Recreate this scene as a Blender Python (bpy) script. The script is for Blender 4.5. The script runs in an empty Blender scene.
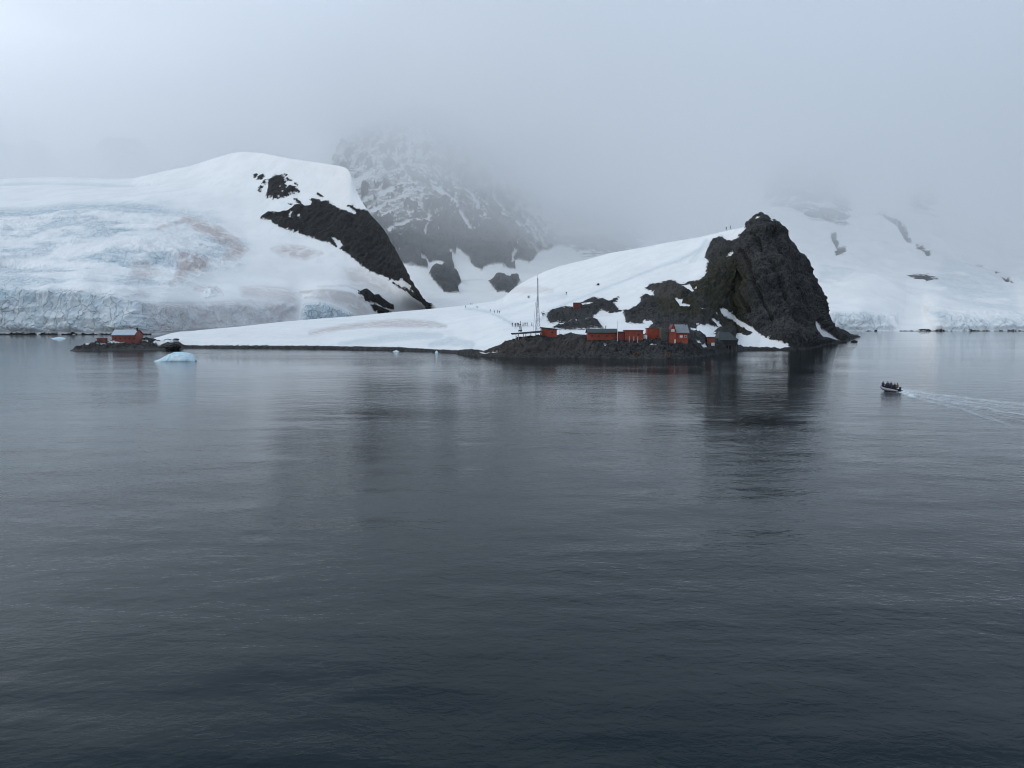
import bpy, bmesh, math, random
import numpy as np
from mathutils import Vector, Matrix

random.seed(7)
R = math.radians
sc = bpy.context.scene
col = sc.collection

# ------------------------------------------------------------------ camera
F, HZ, CAMH = 796.0, 322.0, 12.0
PITCH = math.atan((384 - HZ) / F)
CP, SP = math.cos(PITCH), math.sin(PITCH)
cd = bpy.data.cameras.new('camera')
cam = bpy.data.objects.new('camera', cd)
col.objects.link(cam)
cam.location = (0, 0, CAMH)
cam.rotation_euler = (math.pi / 2 - PITCH, 0, 0)
cd.sensor_width = 36.0
cd.lens = F / 1024 * 36.0
cd.clip_start = 0.5
cd.clip_end = 60000
sc.camera = cam

# ------------------------------------------------------------------ light and exposure
SUN_EL, SUN_AZ = R(40), R(-100)          # veiled sun to the left
world = bpy.data.worlds.new('World')
sc.world = world
world.use_nodes = True
sun = bpy.data.lights.new('sun', 'SUN')
sun.energy = 0.6
sun.angle = R(60)
sun.color = (1.0, 0.97, 0.93)
suno = bpy.data.objects.new('sun', sun)
col.objects.link(suno)
sdir = Vector((math.sin(SUN_AZ) * math.cos(SUN_EL), math.cos(SUN_AZ) * math.cos(SUN_EL), math.sin(SUN_EL)))
suno.rotation_euler = (-sdir).to_track_quat('-Z', 'Y').to_euler()
sc.view_settings.view_transform = 'Standard'
sc.view_settings.look = 'None'
sc.view_settings.gamma = 1
sc.view_settings.exposure = 0.25
sc.view_settings.use_curve_mapping = False
sc.cycles.use_denoising = True
sc.cycles.filter_width = 1.0
sc.cycles.max_bounces = 32
sc.cycles.diffuse_bounces = 3
sc.cycles.glossy_bounces = 3
sc.cycles.volume_bounces = 24
sc.cycles.transparent_max_bounces = 64
sc.cycles.sample_clamp_indirect = 6

# ------------------------------------------------------------------ node helpers
class NT:
    def __init__(s, tree):
        s.t = tree
        s.t.nodes.clear()
    def n(s, typ, ins=None, **props):
        nd = s.t.nodes.new(typ)
        for k, v in props.items():
            setattr(nd, k, v)
        for k, v in (ins or {}).items():
            sock = nd.inputs[k]
            if isinstance(v, bpy.types.NodeSocket):
                s.t.links.new(v, sock)
            else:
                sock.default_value = v
        return nd
    def math(s, op, a, b=0.0, c=0.0, clamp=False):
        nd = s.n('ShaderNodeMath', {0: a, 1: b, 2: c}, operation=op)
        nd.use_clamp = clamp
        return nd.outputs[0]
    def mix(s, f, a, b, mode='MIX'):
        nd = s.n('ShaderNodeMix', {0: f}, data_type='RGBA', blend_type=mode)
        for sock, v in ((nd.inputs[6], a), (nd.inputs[7], b)):
            if isinstance(v, bpy.types.NodeSocket):
                s.t.links.new(v, sock)
            else:
                sock.default_value = (*v, 1) if len(v) == 3 else v
        return nd.outputs[2]
    def noise(s, vec, scale, detail=4, rough=0.55, dist=0.0):
        return s.n('ShaderNodeTexNoise', {'Vector': vec, 'Scale': scale, 'Detail': detail, 'Roughness': rough, 'Distortion': dist}).outputs[0]
    def rng(s, v, a, b, c=0.0, d=1.0):
        return s.n('ShaderNodeMapRange', {0: v, 1: a, 2: b, 3: c, 4: d}, interpolation_type='SMOOTHSTEP').outputs[0]
    def attr(s, name):
        return s.n('ShaderNodeAttribute', attribute_name=name).outputs['Fac']
    def mapping(s, vec, scale=(1, 1, 1), rot=(0, 0, 0)):
        return s.n('ShaderNodeMapping', {'Vector': vec, 'Scale': scale, 'Rotation': rot}).outputs[0]

# overcast sky: the Nishita sky seen through a grey cloud deck
w = NT(world.node_tree)
sky = w.n('ShaderNodeTexSky', sky_type='NISHITA', sun_disc=False, sun_elevation=SUN_EL, sun_rotation=SUN_AZ, air_density=1.0, dust_density=3.0)
grey = w.n('ShaderNodeHueSaturation', {'Saturation': 0.3, 'Value': 1.0, 'Color': sky.outputs[0]})
tc = w.n('ShaderNodeTexCoord')
sep = w.n('ShaderNodeSeparateXYZ', {0: tc.outputs['Generated']})
leftright = w.rng(sep.outputs[0], -0.75, 0.75, 0.0, 1.0)
deck = w.mix(leftright, (7.3, 8.2, 9.5), (5.7, 6.6, 8.1))
hi = w.rng(sep.outputs[2], 0.22, 0.62, 0.0, 1.0)
deck = w.mix(1.0, deck, w.mix(hi, (1.0, 1.0, 1.0), (0.63, 0.72, 0.78)), 'MULTIPLY')
cl = w.noise(w.mapping(tc.outputs['Generated'], (2.2, 2.2, 5.0)), 1.6, 3, 0.5)
clv = w.rng(cl, 0.3, 0.7, 0.95, 1.05)
deck = w.mix(1.0, deck, w.n('ShaderNodeCombineColor', {0: clv, 1: clv, 2: clv}).outputs[0], 'MULTIPLY')
skyc = w.mix(0.9, grey.outputs[0], deck)
bg = w.n('ShaderNodeBackground', {'Color': skyc, 'Strength': 0.1})
w.n('ShaderNodeOutputWorld', {'Surface': bg.outputs[0]})

# ------------------------------------------------------------------ geometry helpers
def ray(px, py):
    dx = (np.asarray(px, float) - 512) / F
    dy = (384 - np.asarray(py, float)) / F
    return dx, CP + dy * SP, -SP + dy * CP

def at(px, py, Y):
    dx, dyy, dz = ray(px, py)
    s = Y / dyy
    return np.stack(np.broadcast_arrays(dx * s, Y + 0 * s, CAMH + dz * s), -1)

def sea(px, py, z=0.0):
    dx, dyy, dz = ray(px, py)
    s = (z - CAMH) / dz
    return np.stack(np.broadcast_arrays(dx * s, dyy * s, z + 0 * s), -1)

_PERM = np.random.RandomState(3).permutation(512).astype(np.int64)
_GR = np.random.RandomState(5).normal(size=(512, 3))
_GR /= np.linalg.norm(_GR, axis=1)[:, None]
def gnoise(p):
    p = p.reshape(-1, 3)
    i = np.floor(p).astype(np.int64)
    f = p - i
    u = f * f * f * (f * (f * 6 - 15) + 10)
    out = np.zeros(len(p))
    for a in (0, 1):
        for b in (0, 1):
            for c in (0, 1):
                h = _PERM[(_PERM[(_PERM[(i[:, 0] + a) & 511] + i[:, 1] + b) & 511] + i[:, 2] + c) & 511]
                g = _GR[h]
                d = g[:, 0] * (f[:, 0] - a) + g[:, 1] * (f[:, 1] - b) + g[:, 2] * (f[:, 2] - c)
                wgt = (u[:, 0] if a else 1 - u[:, 0]) * (u[:, 1] if b else 1 - u[:, 1]) * (u[:, 2] if c else 1 - u[:, 2])
                out += wgt * d
    return out * 1.5

def fbm(P, scale, octv=4, gain=0.5, ridged=False, stretch=(1, 1, 1), off=0.0):
    shp = P.shape[:-1]
    q = P.reshape(-1, 3) * np.array(stretch) / scale + off
    a, s = 1.0, np.zeros(len(q))
    for k in range(octv):
        n = gnoise(q + 17.3 * k)
        s += a * ((1 - 2 * np.abs(n)) if ridged else n)
        q = q * 2.03
        a *= gain
    return s.reshape(shp)

def curve(pts, x, smooth=0.0):
    pts = np.array(pts, float)
    y = np.interp(x, pts[:, 0], pts[:, 1])
    if smooth:
        dx = x[1] - x[0]
        k = int(3 * smooth / dx) + 1
        ker = np.exp(-0.5 * (np.arange(-k, k + 1) * dx / smooth) ** 2)
        ker /= ker.sum()
        y = np.convolve(np.pad(y, k, mode='edge'), ker, 'valid')
    return y

def pchip(vals, sub):
    """vals: list of arrays (one per row); sub: subdivisions between the rows -> smooth stack"""
    V = np.stack(vals)
    n = len(V)
    d = V[1:] - V[:-1]
    m = np.zeros_like(V)
    for i in range(1, n - 1):
        a, b = d[i - 1], d[i]
        same = (a * b) > 0
        den = np.where(same, a + b, 1)
        m[i] = np.where(same, 2 * a * b / np.where(den == 0, 1, den), 0)
    m[0], m[-1] = d[0], d[-1]
    out = []
    for i in range(n - 1):
        for k in range(sub[i]):
            t = k / sub[i]
            out.append((2*t**3-3*t*t+1)*V[i] + (t**3-2*t*t+t)*m[i] + (-2*t**3+3*t*t)*V[i+1] + (t**3-t*t)*m[i+1])
    out.append(V[-1])
    return np.stack(out)

def normals(P):
    du = np.gradient(P, axis=1)
    dv = np.gradient(P, axis=0)
    N = np.cross(du, dv)
    return N / (np.linalg.norm(N, axis=-1, keepdims=True) + 1e-9)

def grid_mesh(name, P, attrs, mat, kind=None, smooth=True):
    nv, nc = P.shape[:2]
    me = bpy.data.meshes.new(name)
    me.vertices.add(nv * nc)
    me.vertices.foreach_set('co', P.reshape(-1).astype(np.float32))
    idx = np.arange(nv * nc).reshape(nv, nc)
    q = np.stack([idx[:-1, :-1], idx[:-1, 1:], idx[1:, 1:], idx[1:, :-1]], -1).reshape(-1, 4)
    me.loops.add(q.size)
    me.loops.foreach_set('vertex_index', q.reshape(-1).astype(np.int32))
    me.polygons.add(len(q))
    me.polygons.foreach_set('loop_start', (np.arange(len(q)) * 4).astype(np.int32))
    me.polygons.foreach_set('use_smooth', np.full(len(q), smooth))
    me.update(calc_edges=True)
    for k, v in attrs.items():
        a = me.attributes.new(k, 'FLOAT', 'POINT')
        a.data.foreach_set('value', np.asarray(v, np.float32).reshape(-1))
    me.materials.append(mat)
    o = bpy.data.objects.new(name, me)
    col.objects.link(o)
    if kind:
        o['kind'] = kind
    return o

def sdf(px, py, poly, margin=6.0):
    """signed distance in picture units to a closed outline, positive inside"""
    poly = np.array(poly, float)
    out = np.full(px.shape, -margin)
    m = (px > poly[:, 0].min() - margin) & (px < poly[:, 0].max() + margin) & (py > poly[:, 1].min() - margin) & (py < poly[:, 1].max() + margin)
    x, y = px[m], py[m]
    d = np.full(x.shape, 1e9)
    ins = np.zeros(x.shape, bool)
    for i in range(len(poly)):
        ax, ay = poly[i]
        bx, by = poly[(i + 1) % len(poly)]
        ex, ey = bx - ax, by - ay
        t = np.clip(((x - ax) * ex + (y - ay) * ey) / (ex * ex + ey * ey + 1e-12), 0, 1)
        d = np.minimum(d, np.hypot(x - ax - t * ex, y - ay - t * ey))
        if ay != by:
            c = ((ay > y) != (by > y)) & (x < (bx - ax) * (y - ay) / (by - ay) + ax)
            ins ^= c
    out[m] = np.clip(np.where(ins, d, -d), -margin, margin)
    return out

def line_d(px, py, pts):
    """distance to a polyline whose points carry a half-width: width - distance"""
    out = np.full(px.shape, -99.0)
    for (ax, ay, aw), (bx, by, bw) in zip(pts[:-1], pts[1:]):
        ex, ey = bx - ax, by - ay
        t = np.clip(((px - ax) * ex + (py - ay) * ey) / (ex * ex + ey * ey + 1e-12), 0, 1)
        out = np.maximum(out, aw + (bw - aw) * t - np.hypot(px - ax - t * ex, py - ay - t * ey))
    return out

def union(px, py, polys, margin=6.0):
    out = np.full(px.shape, -margin)
    for p in polys:
        out = np.maximum(out, sdf(px, py, p, margin))
    return out

def sstep(x, a, b):
    t = np.clip((x - a) / (b - a), 0, 1)
    return t * t * (3 - 2 * t)

def facets(P, size, seed, warp=0.5):
    """angular ledges: two families of tilted saw-tooth planes, warped"""
    r = np.random.RandomState(seed)
    out = 0
    for dip, az in ((R(62), r.uniform(-.5, .5)), (R(-38), r.uniform(-.8, .8)), (R(12), r.uniform(1.0, 2.0))):
        n = np.array([math.cos(dip) * math.cos(az), math.cos(dip) * math.sin(az), math.sin(dip)])
        d = P @ n / (size * r.uniform(.8, 1.3)) + warp * fbm(P, size * 3.0, 3, 0.55, off=seed * 3.1 + dip)
        f = d - np.floor(d)
        out = out + np.where(f < 0.8, f / 0.8, (1 - f) / 0.2)
    return out / 3 - 0.5

# ------------------------------------------------------------------ materials
def new_mat(name):
    m = bpy.data.materials.new(name)
    m.use_nodes = True
    return m, NT(m.node_tree)

def terrain_mat(name, edge_scale, edge_amp, rock_a, rock_b, rock_scale, bump, snow=(0.85, 0.845, 0.83), sharp=1.2, edge_stretch=(1, 1, 1)):
    m, t = new_mat(name)
    co = t.n('ShaderNodeTexCoord').outputs['Object']
    e = t.noise(t.mapping(co, edge_stretch), edge_scale, 5, 0.62)
    e = t.math('MULTIPLY', t.math('SUBTRACT', e, 0.5), edge_amp * 2)
    mask = t.math('MULTIPLY_ADD', t.math('ADD', t.attr('rock'), e), sharp, 0.5, clamp=True)
    n1 = t.noise(co, rock_scale, 6, 0.65, 0.4)
    n2 = t.noise(t.mapping(co, (1, 1, 0.35), (0.25, 0.35, 0)), rock_scale * 3.1, 4, 0.6)
    rk = t.mix(t.rng(n1, 0.33, 0.67), rock_a, rock_b)
    rk = t.mix(t.rng(n2, 0.42, 0.72, 0, 0.55), rk, tuple(c * 0.45 for c in rock_a))
    n0 = t.noise(t.mapping(co, (1, 1, 0.6), (0, 0.5, 0)), rock_scale * 0.38, 4, 0.6, 0.6)
    rk = t.mix(t.rng(n0, 0.36, 0.64, 0.0, 0.6), rk, tuple(c * 1.75 for c in rock_b))
    n3 = t.noise(co, rock_scale * 7.0, 5, 0.7, 0.5)
    rk = t.mix(t.rng(n3, 0.42, 0.66, 0, 0.75), rk, tuple(c * 1.9 for c in rock_b))
    rk = t.mix(t.rng(n3, 0.52, 0.36, 0, 0.8), rk, tuple(c * 0.30 for c in rock_a))
    moss = t.math('MULTIPLY', t.attr('moss'), t.rng(n1, 0.30, 0.56))
    rk = t.mix(t.math('MULTIPLY', moss, 0.8), rk, (0.026, 0.025, 0.009))
    pale = t.math('MULTIPLY', t.attr('pale'), t.rng(n2, 0.3, 0.6))
    rk = t.mix(pale, rk, (0.072, 0.060, 0.052))
    s1 = t.noise(co, rock_scale * 0.35, 4, 0.6)
    s2 = t.noise(t.mapping(co, (1, 0.35, 1), (0, 0, 0.5)), rock_scale * 1.6, 5, 0.65, 0.5)
    sn = t.mix(t.rng(s1, 0.38, 0.66, 0, 0.9), snow, tuple(c * 0.93 for c in snow))
    sn = t.mix(t.rng(s2, 0.5, 0.72, 0, 0.55), sn, (snow[0] * 0.85, snow[1] * 0.865, snow[2] * 0.875))
    ic = t.noise(co, rock_scale * 1.7, 5, 0.6, 0.6)
    icecol = t.mix(t.rng(ic, 0.35, 0.65), (0.37, 0.50, 0.56), (0.58, 0.66, 0.70))
    vw = t.n('ShaderNodeVectorMath', {0: t.mapping(co, (1.0, 0.8, 0.55)), 1: t.n('ShaderNodeTexNoise', {'Vector': co, 'Scale': rock_scale * 1.2, 'Detail': 4}).outputs[1]}, operation='ADD').outputs[0]
    vw = t.n('ShaderNodeVectorMath', {0: t.mapping(co, (1.0, 0.8, 0.55)), 1: t.n('ShaderNodeVectorMath', {0: t.n('ShaderNodeTexNoise', {'Vector': co, 'Scale': rock_scale * 1.2, 'Detail': 4}).outputs[1], 'Scale': 0.9 / rock_scale}, operation='SCALE').outputs[0]}, operation='ADD').outputs[0]
    cr = t.n('ShaderNodeTexVoronoi', {'Vector': vw, 'Scale': rock_scale * 2.6}, feature='DISTANCE_TO_EDGE').outputs[0]
    vc = t.n('ShaderNodeTexVoronoi', {'Vector': vw, 'Scale': rock_scale * 2.6}, feature='F1').outputs['Color']
    vcv = t.n('ShaderNodeSeparateColor', {0: vc}).outputs[0]
    crack = t.rng(cr, 0.10, 0.0)
    icecol = t.mix(t.math('MULTIPLY', crack, 0.24), icecol, (0.22, 0.35, 0.42))
    icecol = t.mix(t.rng(vcv, 0.35, 0.9, 0.0, 0.55), icecol, (0.70, 0.74, 0.76))
    sn = t.mix(t.attr('ice'), sn, icecol)
    pks = t.noise(t.mapping(co, (1, 1, 1.0)), rock_scale * 1.1, 6, 0.68, 0.8)
    pk = t.math('MULTIPLY', t.attr('pink'), t.rng(pks, 0.36, 0.58, 0.3, 1.0))
    sn = t.mix(pk, sn, (0.55, 0.49, 0.47))
    base = t.mix(mask, sn, rk)
    h = t.math('MULTIPLY', t.math('ADD', t.math('MULTIPLY', n1, 1.0), t.math('ADD', t.math('MULTIPLY', n2, 0.35), t.math('MULTIPLY', n3, 0.3))), mask)
    h = t.math('ADD', h, t.math('ADD', t.math('MULTIPLY', s1, 0.2), t.math('MULTIPLY', s2, 0.12)))
    h = t.math('ADD', h, t.math('MULTIPLY', t.math('SUBTRACT', t.math('ADD', t.math('MULTIPLY', ic, 0.5), t.math('MULTIPLY', vcv, 0.5)), t.math('MULTIPLY', crack, 0.28)), t.attr('ice')))
    bp = t.n('ShaderNodeBump', {'Height': h, 'Distance': bump, 'Strength': 0.8})
    rough = t.math('MULTIPLY_ADD', mask, 0.12, 0.72)
    b = t.n('ShaderNodeBsdfPrincipled', {'Base Color': base, 'Roughness': rough, 'Normal': bp.outputs[0], 'Specular IOR Level': 0.25})
    t.n('ShaderNodeOutputMaterial', {'Surface': b.outputs[0]})
    return m

def plain(name, c, rough=0.6, var=0.25, scale=2.0, metal=0.0, ribs=None, c2=None):
    m, t = new_mat(name)
    co = t.n('ShaderNodeTexCoord').outputs['Object']
    n1 = t.noise(co, scale, 5, 0.6)
    n2 = t.noise(t.mapping(co, (3, 3, 0.5)), scale * 1.6, 3, 0.6)
    base = t.mix(t.rng(n1, 0.3, 0.7), tuple(x * (1 - var) for x in c), tuple(min(1, x * (1 + var)) for x in c))
    base = t.mix(t.rng(n2, 0.5, 0.75, 0, 0.6), base, c2 or tuple(x * 0.55 for x in c))
    ins = {'Base Color': base, 'Roughness': rough, 'Metallic': metal}
    if ribs:
        wv = t.n('ShaderNodeTexWave', {'Vector': co, 'Scale': ribs}, wave_type='BANDS', bands_direction='X')
        ins['Normal'] = t.n('ShaderNodeBump', {'Height': wv.outputs[1], 'Distance': 0.06, 'Strength': 0.7}).outputs[0]
    b = t.n('ShaderNodeBsdfPrincipled', ins)
    t.n('ShaderNodeOutputMaterial', {'Surface': b.outputs[0]})
    return m

M = {}
M['red'] = plain('red_boards', (0.28, 0.048, 0.025), 0.6, 0.2, 0.6, ribs=2.2)
M['bright_red'] = plain('bright_red_boards', (0.33, 0.056, 0.026), 0.55, 0.2, 0.6, ribs=2.2)
M['dull_red'] = plain('dull_red_boards', (0.17, 0.032, 0.026), 0.65, 0.25, 0.6, ribs=2.2)
M['brown_red'] = plain('brown_red_boards', (0.21, 0.055, 0.038), 0.65, 0.25, 0.6, ribs=2.2)
M['dark_roof'] = plain('dark_roofing', (0.035, 0.042, 0.042), 0.6, 0.25, 0.5)
M['grey_roof'] = plain('grey_sheet_roofing', (0.20, 0.23, 0.25), 0.45, 0.15, 0.7, ribs=1.5)
M['snow_roof'] = plain('pale_blue_roofing', (0.44, 0.50, 0.55), 0.6, 0.08, 0.5, c2=(0.36, 0.42, 0.47))
M['white'] = plain('white_paint', (0.66, 0.64, 0.60), 0.5, 0.1, 1.0)
M['glass'] = plain('dark_window_glass', (0.02, 0.025, 0.03), 0.12, 0.1, 1.0)
M['timber'] = plain('grey_timber', (0.10, 0.092, 0.082), 0.8, 0.3, 1.5)
M['dark_timber'] = plain('dark_timber', (0.020, 0.020, 0.021), 0.8, 0.3, 1.5)
M['stone'] = plain('foundation_stone', (0.055, 0.052, 0.05), 0.85, 0.3, 1.2)
M['steel'] = plain('galvanised_steel', (0.42, 0.44, 0.46), 0.45, 0.15, 2.0, metal=0.3)
M['mast_steel'] = plain('weathered_mast_steel', (0.30, 0.31, 0.33), 0.5, 0.15, 2.0)
M['dark_steel'] = plain('dark_steel', (0.05, 0.055, 0.06), 0.5, 0.2, 2.0)
M['rust'] = plain('rusty_steel', (0.11, 0.042, 0.024), 0.8, 0.35, 3.0)
M['tube'] = plain('grey_inflatable_fabric', (0.24, 0.235, 0.27), 0.5, 0.08, 2.0)
M['rubber'] = plain('black_rubber', (0.015, 0.016, 0.018), 0.5, 0.2, 3.0)
M['skin'] = plain('skin', (0.45, 0.27, 0.20), 0.6, 0.08, 4.0)
M['trousers'] = plain('dark_trousers', (0.018, 0.018, 0.022), 0.8, 0.2, 4.0)
for nm, c in (('jacket_black', (0.018, 0.018, 0.022)), ('jacket_purple', (0.030, 0.018, 0.055)), ('jacket_blue', (0.02, 0.03, 0.07)),
              ('jacket_tan', (0.15, 0.11, 0.075)), ('jacket_red', (0.22, 0.03, 0.025))):
    M[nm] = plain(nm, c, 0.75, 0.2, 4.0)

def boulder_mat():
    m, t = new_mat('shore_rock')
    co = t.n('ShaderNodeTexCoord').outputs['Object']
    n1 = t.noise(co, 0.9, 6, 0.65)
    base = t.mix(t.rng(n1, 0.35, 0.7), (0.018, 0.018, 0.018), (0.062, 0.058, 0.054))
    bp = t.n('ShaderNodeBump', {'Height': n1, 'Distance': 0.4, 'Strength': 0.8})
    b = t.n('ShaderNodeBsdfPrincipled', {'Base Color': base, 'Roughness': 0.75, 'Normal': bp.outputs[0]})
    t.n('ShaderNodeOutputMaterial', {'Surface': b.outputs[0]})
    return m
M['boulder'] = boulder_mat()

def berg_mat():
    m, t = new_mat('berg_ice')
    co = t.n('ShaderNodeTexCoord').outputs['Object']
    n1 = t.noise(co, 0.5, 5, 0.6)
    base = t.mix(t.rng(n1, 0.35, 0.65), (0.47, 0.68, 0.77), (0.68, 0.81, 0.86))
    bp = t.n('ShaderNodeBump', {'Height': n1, 'Distance': 0.5, 'Strength': 0.6})
    b = t.n('ShaderNodeBsdfPrincipled', {'Base Color': base, 'Roughness': 0.4, 'Normal': bp.outputs[0]})
    t.n('ShaderNodeOutputMaterial', {'Surface': b.outputs[0]})
    return m
M['berg'] = berg_mat()

# ------------------------------------------------------------------ water
def build_water():
    inner = np.linspace(-40, 1064, 800)
    cols = np.concatenate([np.array([-9000, -5000, -2600, -1500, -900, -500, -300, -180, -90]), inner, np.array([1114, 1204, 1324, 1524, 1924, 2524, 3600, 6000, 10000])])
    rows = np.concatenate([np.array([323.5, 324.2, 325, 326, 327.2]), np.linspace(328, 800, 520), np.array([830, 880, 960, 1100, 1400, 2000, 3200])])
    PX, PY = np.meshgrid(cols, rows)
    P = sea(PX, PY)
    P[..., 0] = np.clip(P[..., 0], -9000, 9000)
    Y = P[..., 1]
    # long low swell, real relief near the camera where the grid resolves it
    fade = 1 - sstep(Y, 70, 150)
    sw = 0.06 * fbm(P, 5.5, 2, 0.5, stretch=(0.42, 1.0, 1), off=3.1) + 0.025 * fbm(P, 2.2, 2, 0.5, stretch=(0.5, 1.0, 1), off=9.7) * (1 - sstep(Y, 35, 70))
    P[..., 2] += sw * fade
    foam = np.zeros(PX.shape)
    arms = [([(897, 390.5, 1.6), (904, 391.8, 2.2), (911, 395, 2.4), (916, 398, 0.8)], 1.0),
            ([(906, 390.5, 0.9), (918, 391.6, 0.9), (930, 394.3, 0.7), (945, 395.3, 0.8), (968, 398.3, 0.7), (990, 401, 0.6), (1030, 405, 0.5)], 0.62),
            ([(912, 394, 1.0), (924, 396.8, 0.9), (938, 400.5, 0.9), (952, 402.8, 0.8), (975, 406, 0.8), (1000, 411, 0.7), (1040, 417, 0.5)], 0.55),
            ([(915, 397, 0.9), (930, 402, 0.7), (945, 405.2, 0.8), (962, 409.3, 0.7), (980, 415.5, 0.8), (1010, 425, 0.5)], 0.42),
            ([(930, 396, 0.8), (960, 401, 0.9), (1000, 405.8, 0.9), (1050, 411, 0.5)], 0.4)]
    for pts, s in arms:
        d = line_d(PX, PY, pts)
        foam = np.maximum(foam, 1.0 * s * sstep(d, -1.4, 0.9))
    trail = sstep(sdf(PX, PY, [(898, 389), (930, 393), (990, 399), (1060, 407), (1060, 432), (985, 418), (940, 405), (912, 397)], 6), -2, 4)
    P[..., 2] += 0.10 * foam * (Y < 200)
    m, t = new_mat('sea_water')
    co = t.n('ShaderNodeTexCoord').outputs['Object']
    cs = t.mapping(co, (0.62, 1.0, 1.0), (0, 0, 0.16))
    cs2 = t.mapping(co, (0.75, 1.0, 1.0), (0, 0, -0.2))
    cs3 = t.mapping(co, (0.62, 1.0, 1.0), (0, 0, 0.05))
    long_ = t.noise(cs, 0.30, 1.5, 0.45, 0.3)
    mid = t.noise(cs2, 0.85, 2.0, 0.5, 0.4)
    fine = t.noise(cs3, 3.0, 3, 0.55, 0.4)
    calm = t.rng(t.noise(t.mapping(co, (0.35, 1, 1), (0, 0, 0.1)), 0.022, 3, 0.55), 0.35, 0.65, 0.5, 1.25)
    h = t.math('ADD', t.math('MULTIPLY', long_, 0.066), t.math('MULTIPLY', mid, 0.038))
    h = t.math('ADD', h, t.math('MULTIPLY', fine, 0.026))
    h = t.math('MULTIPLY', h, calm)
    fo = t.attr('foam')
    wk = t.math('MULTIPLY', t.noise(t.mapping(co, (1, 0.5, 1), (0, 0, -0.1)), 0.9, 3, 0.6), t.attr('trail'))
    h = t.math('ADD', h, t.math('MULTIPLY', wk, 0.14))
    bp = t.n('ShaderNodeBump', {'Height': h, 'Distance': 1.0, 'Strength': 1.0})
    fm = t.math('MULTIPLY', fo, t.rng(t.noise(t.mapping(co, (1, 0.3, 1)), 1.3, 4, 0.7), 0.36, 0.62), clamp=True)
    water = t.n('ShaderNodeBsdfPrincipled', {'Base Color': (0.0, 0.006, 0.008, 1), 'Roughness': 0.03, 'IOR': 1.22, 'Specular Tint': (0.74, 0.92, 1.0, 1), 'Normal': bp.outputs[0]})
    foamb = t.n('ShaderNodeBsdfPrincipled', {'Base Color': (0.7, 0.75, 0.78, 1), 'Roughness': 0.8})
    mx = t.n('ShaderNodeMixShader', {0: fm, 1: water.outputs[0], 2: foamb.outputs[0]})
    t.n('ShaderNodeOutputMaterial', {'Surface': mx.outputs[0]})
    P = P[::-1]
    return grid_mesh('water', P, {'foam': foam[::-1], 'trail': trail[::-1]}, m, 'structure')
build_water()

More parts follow.
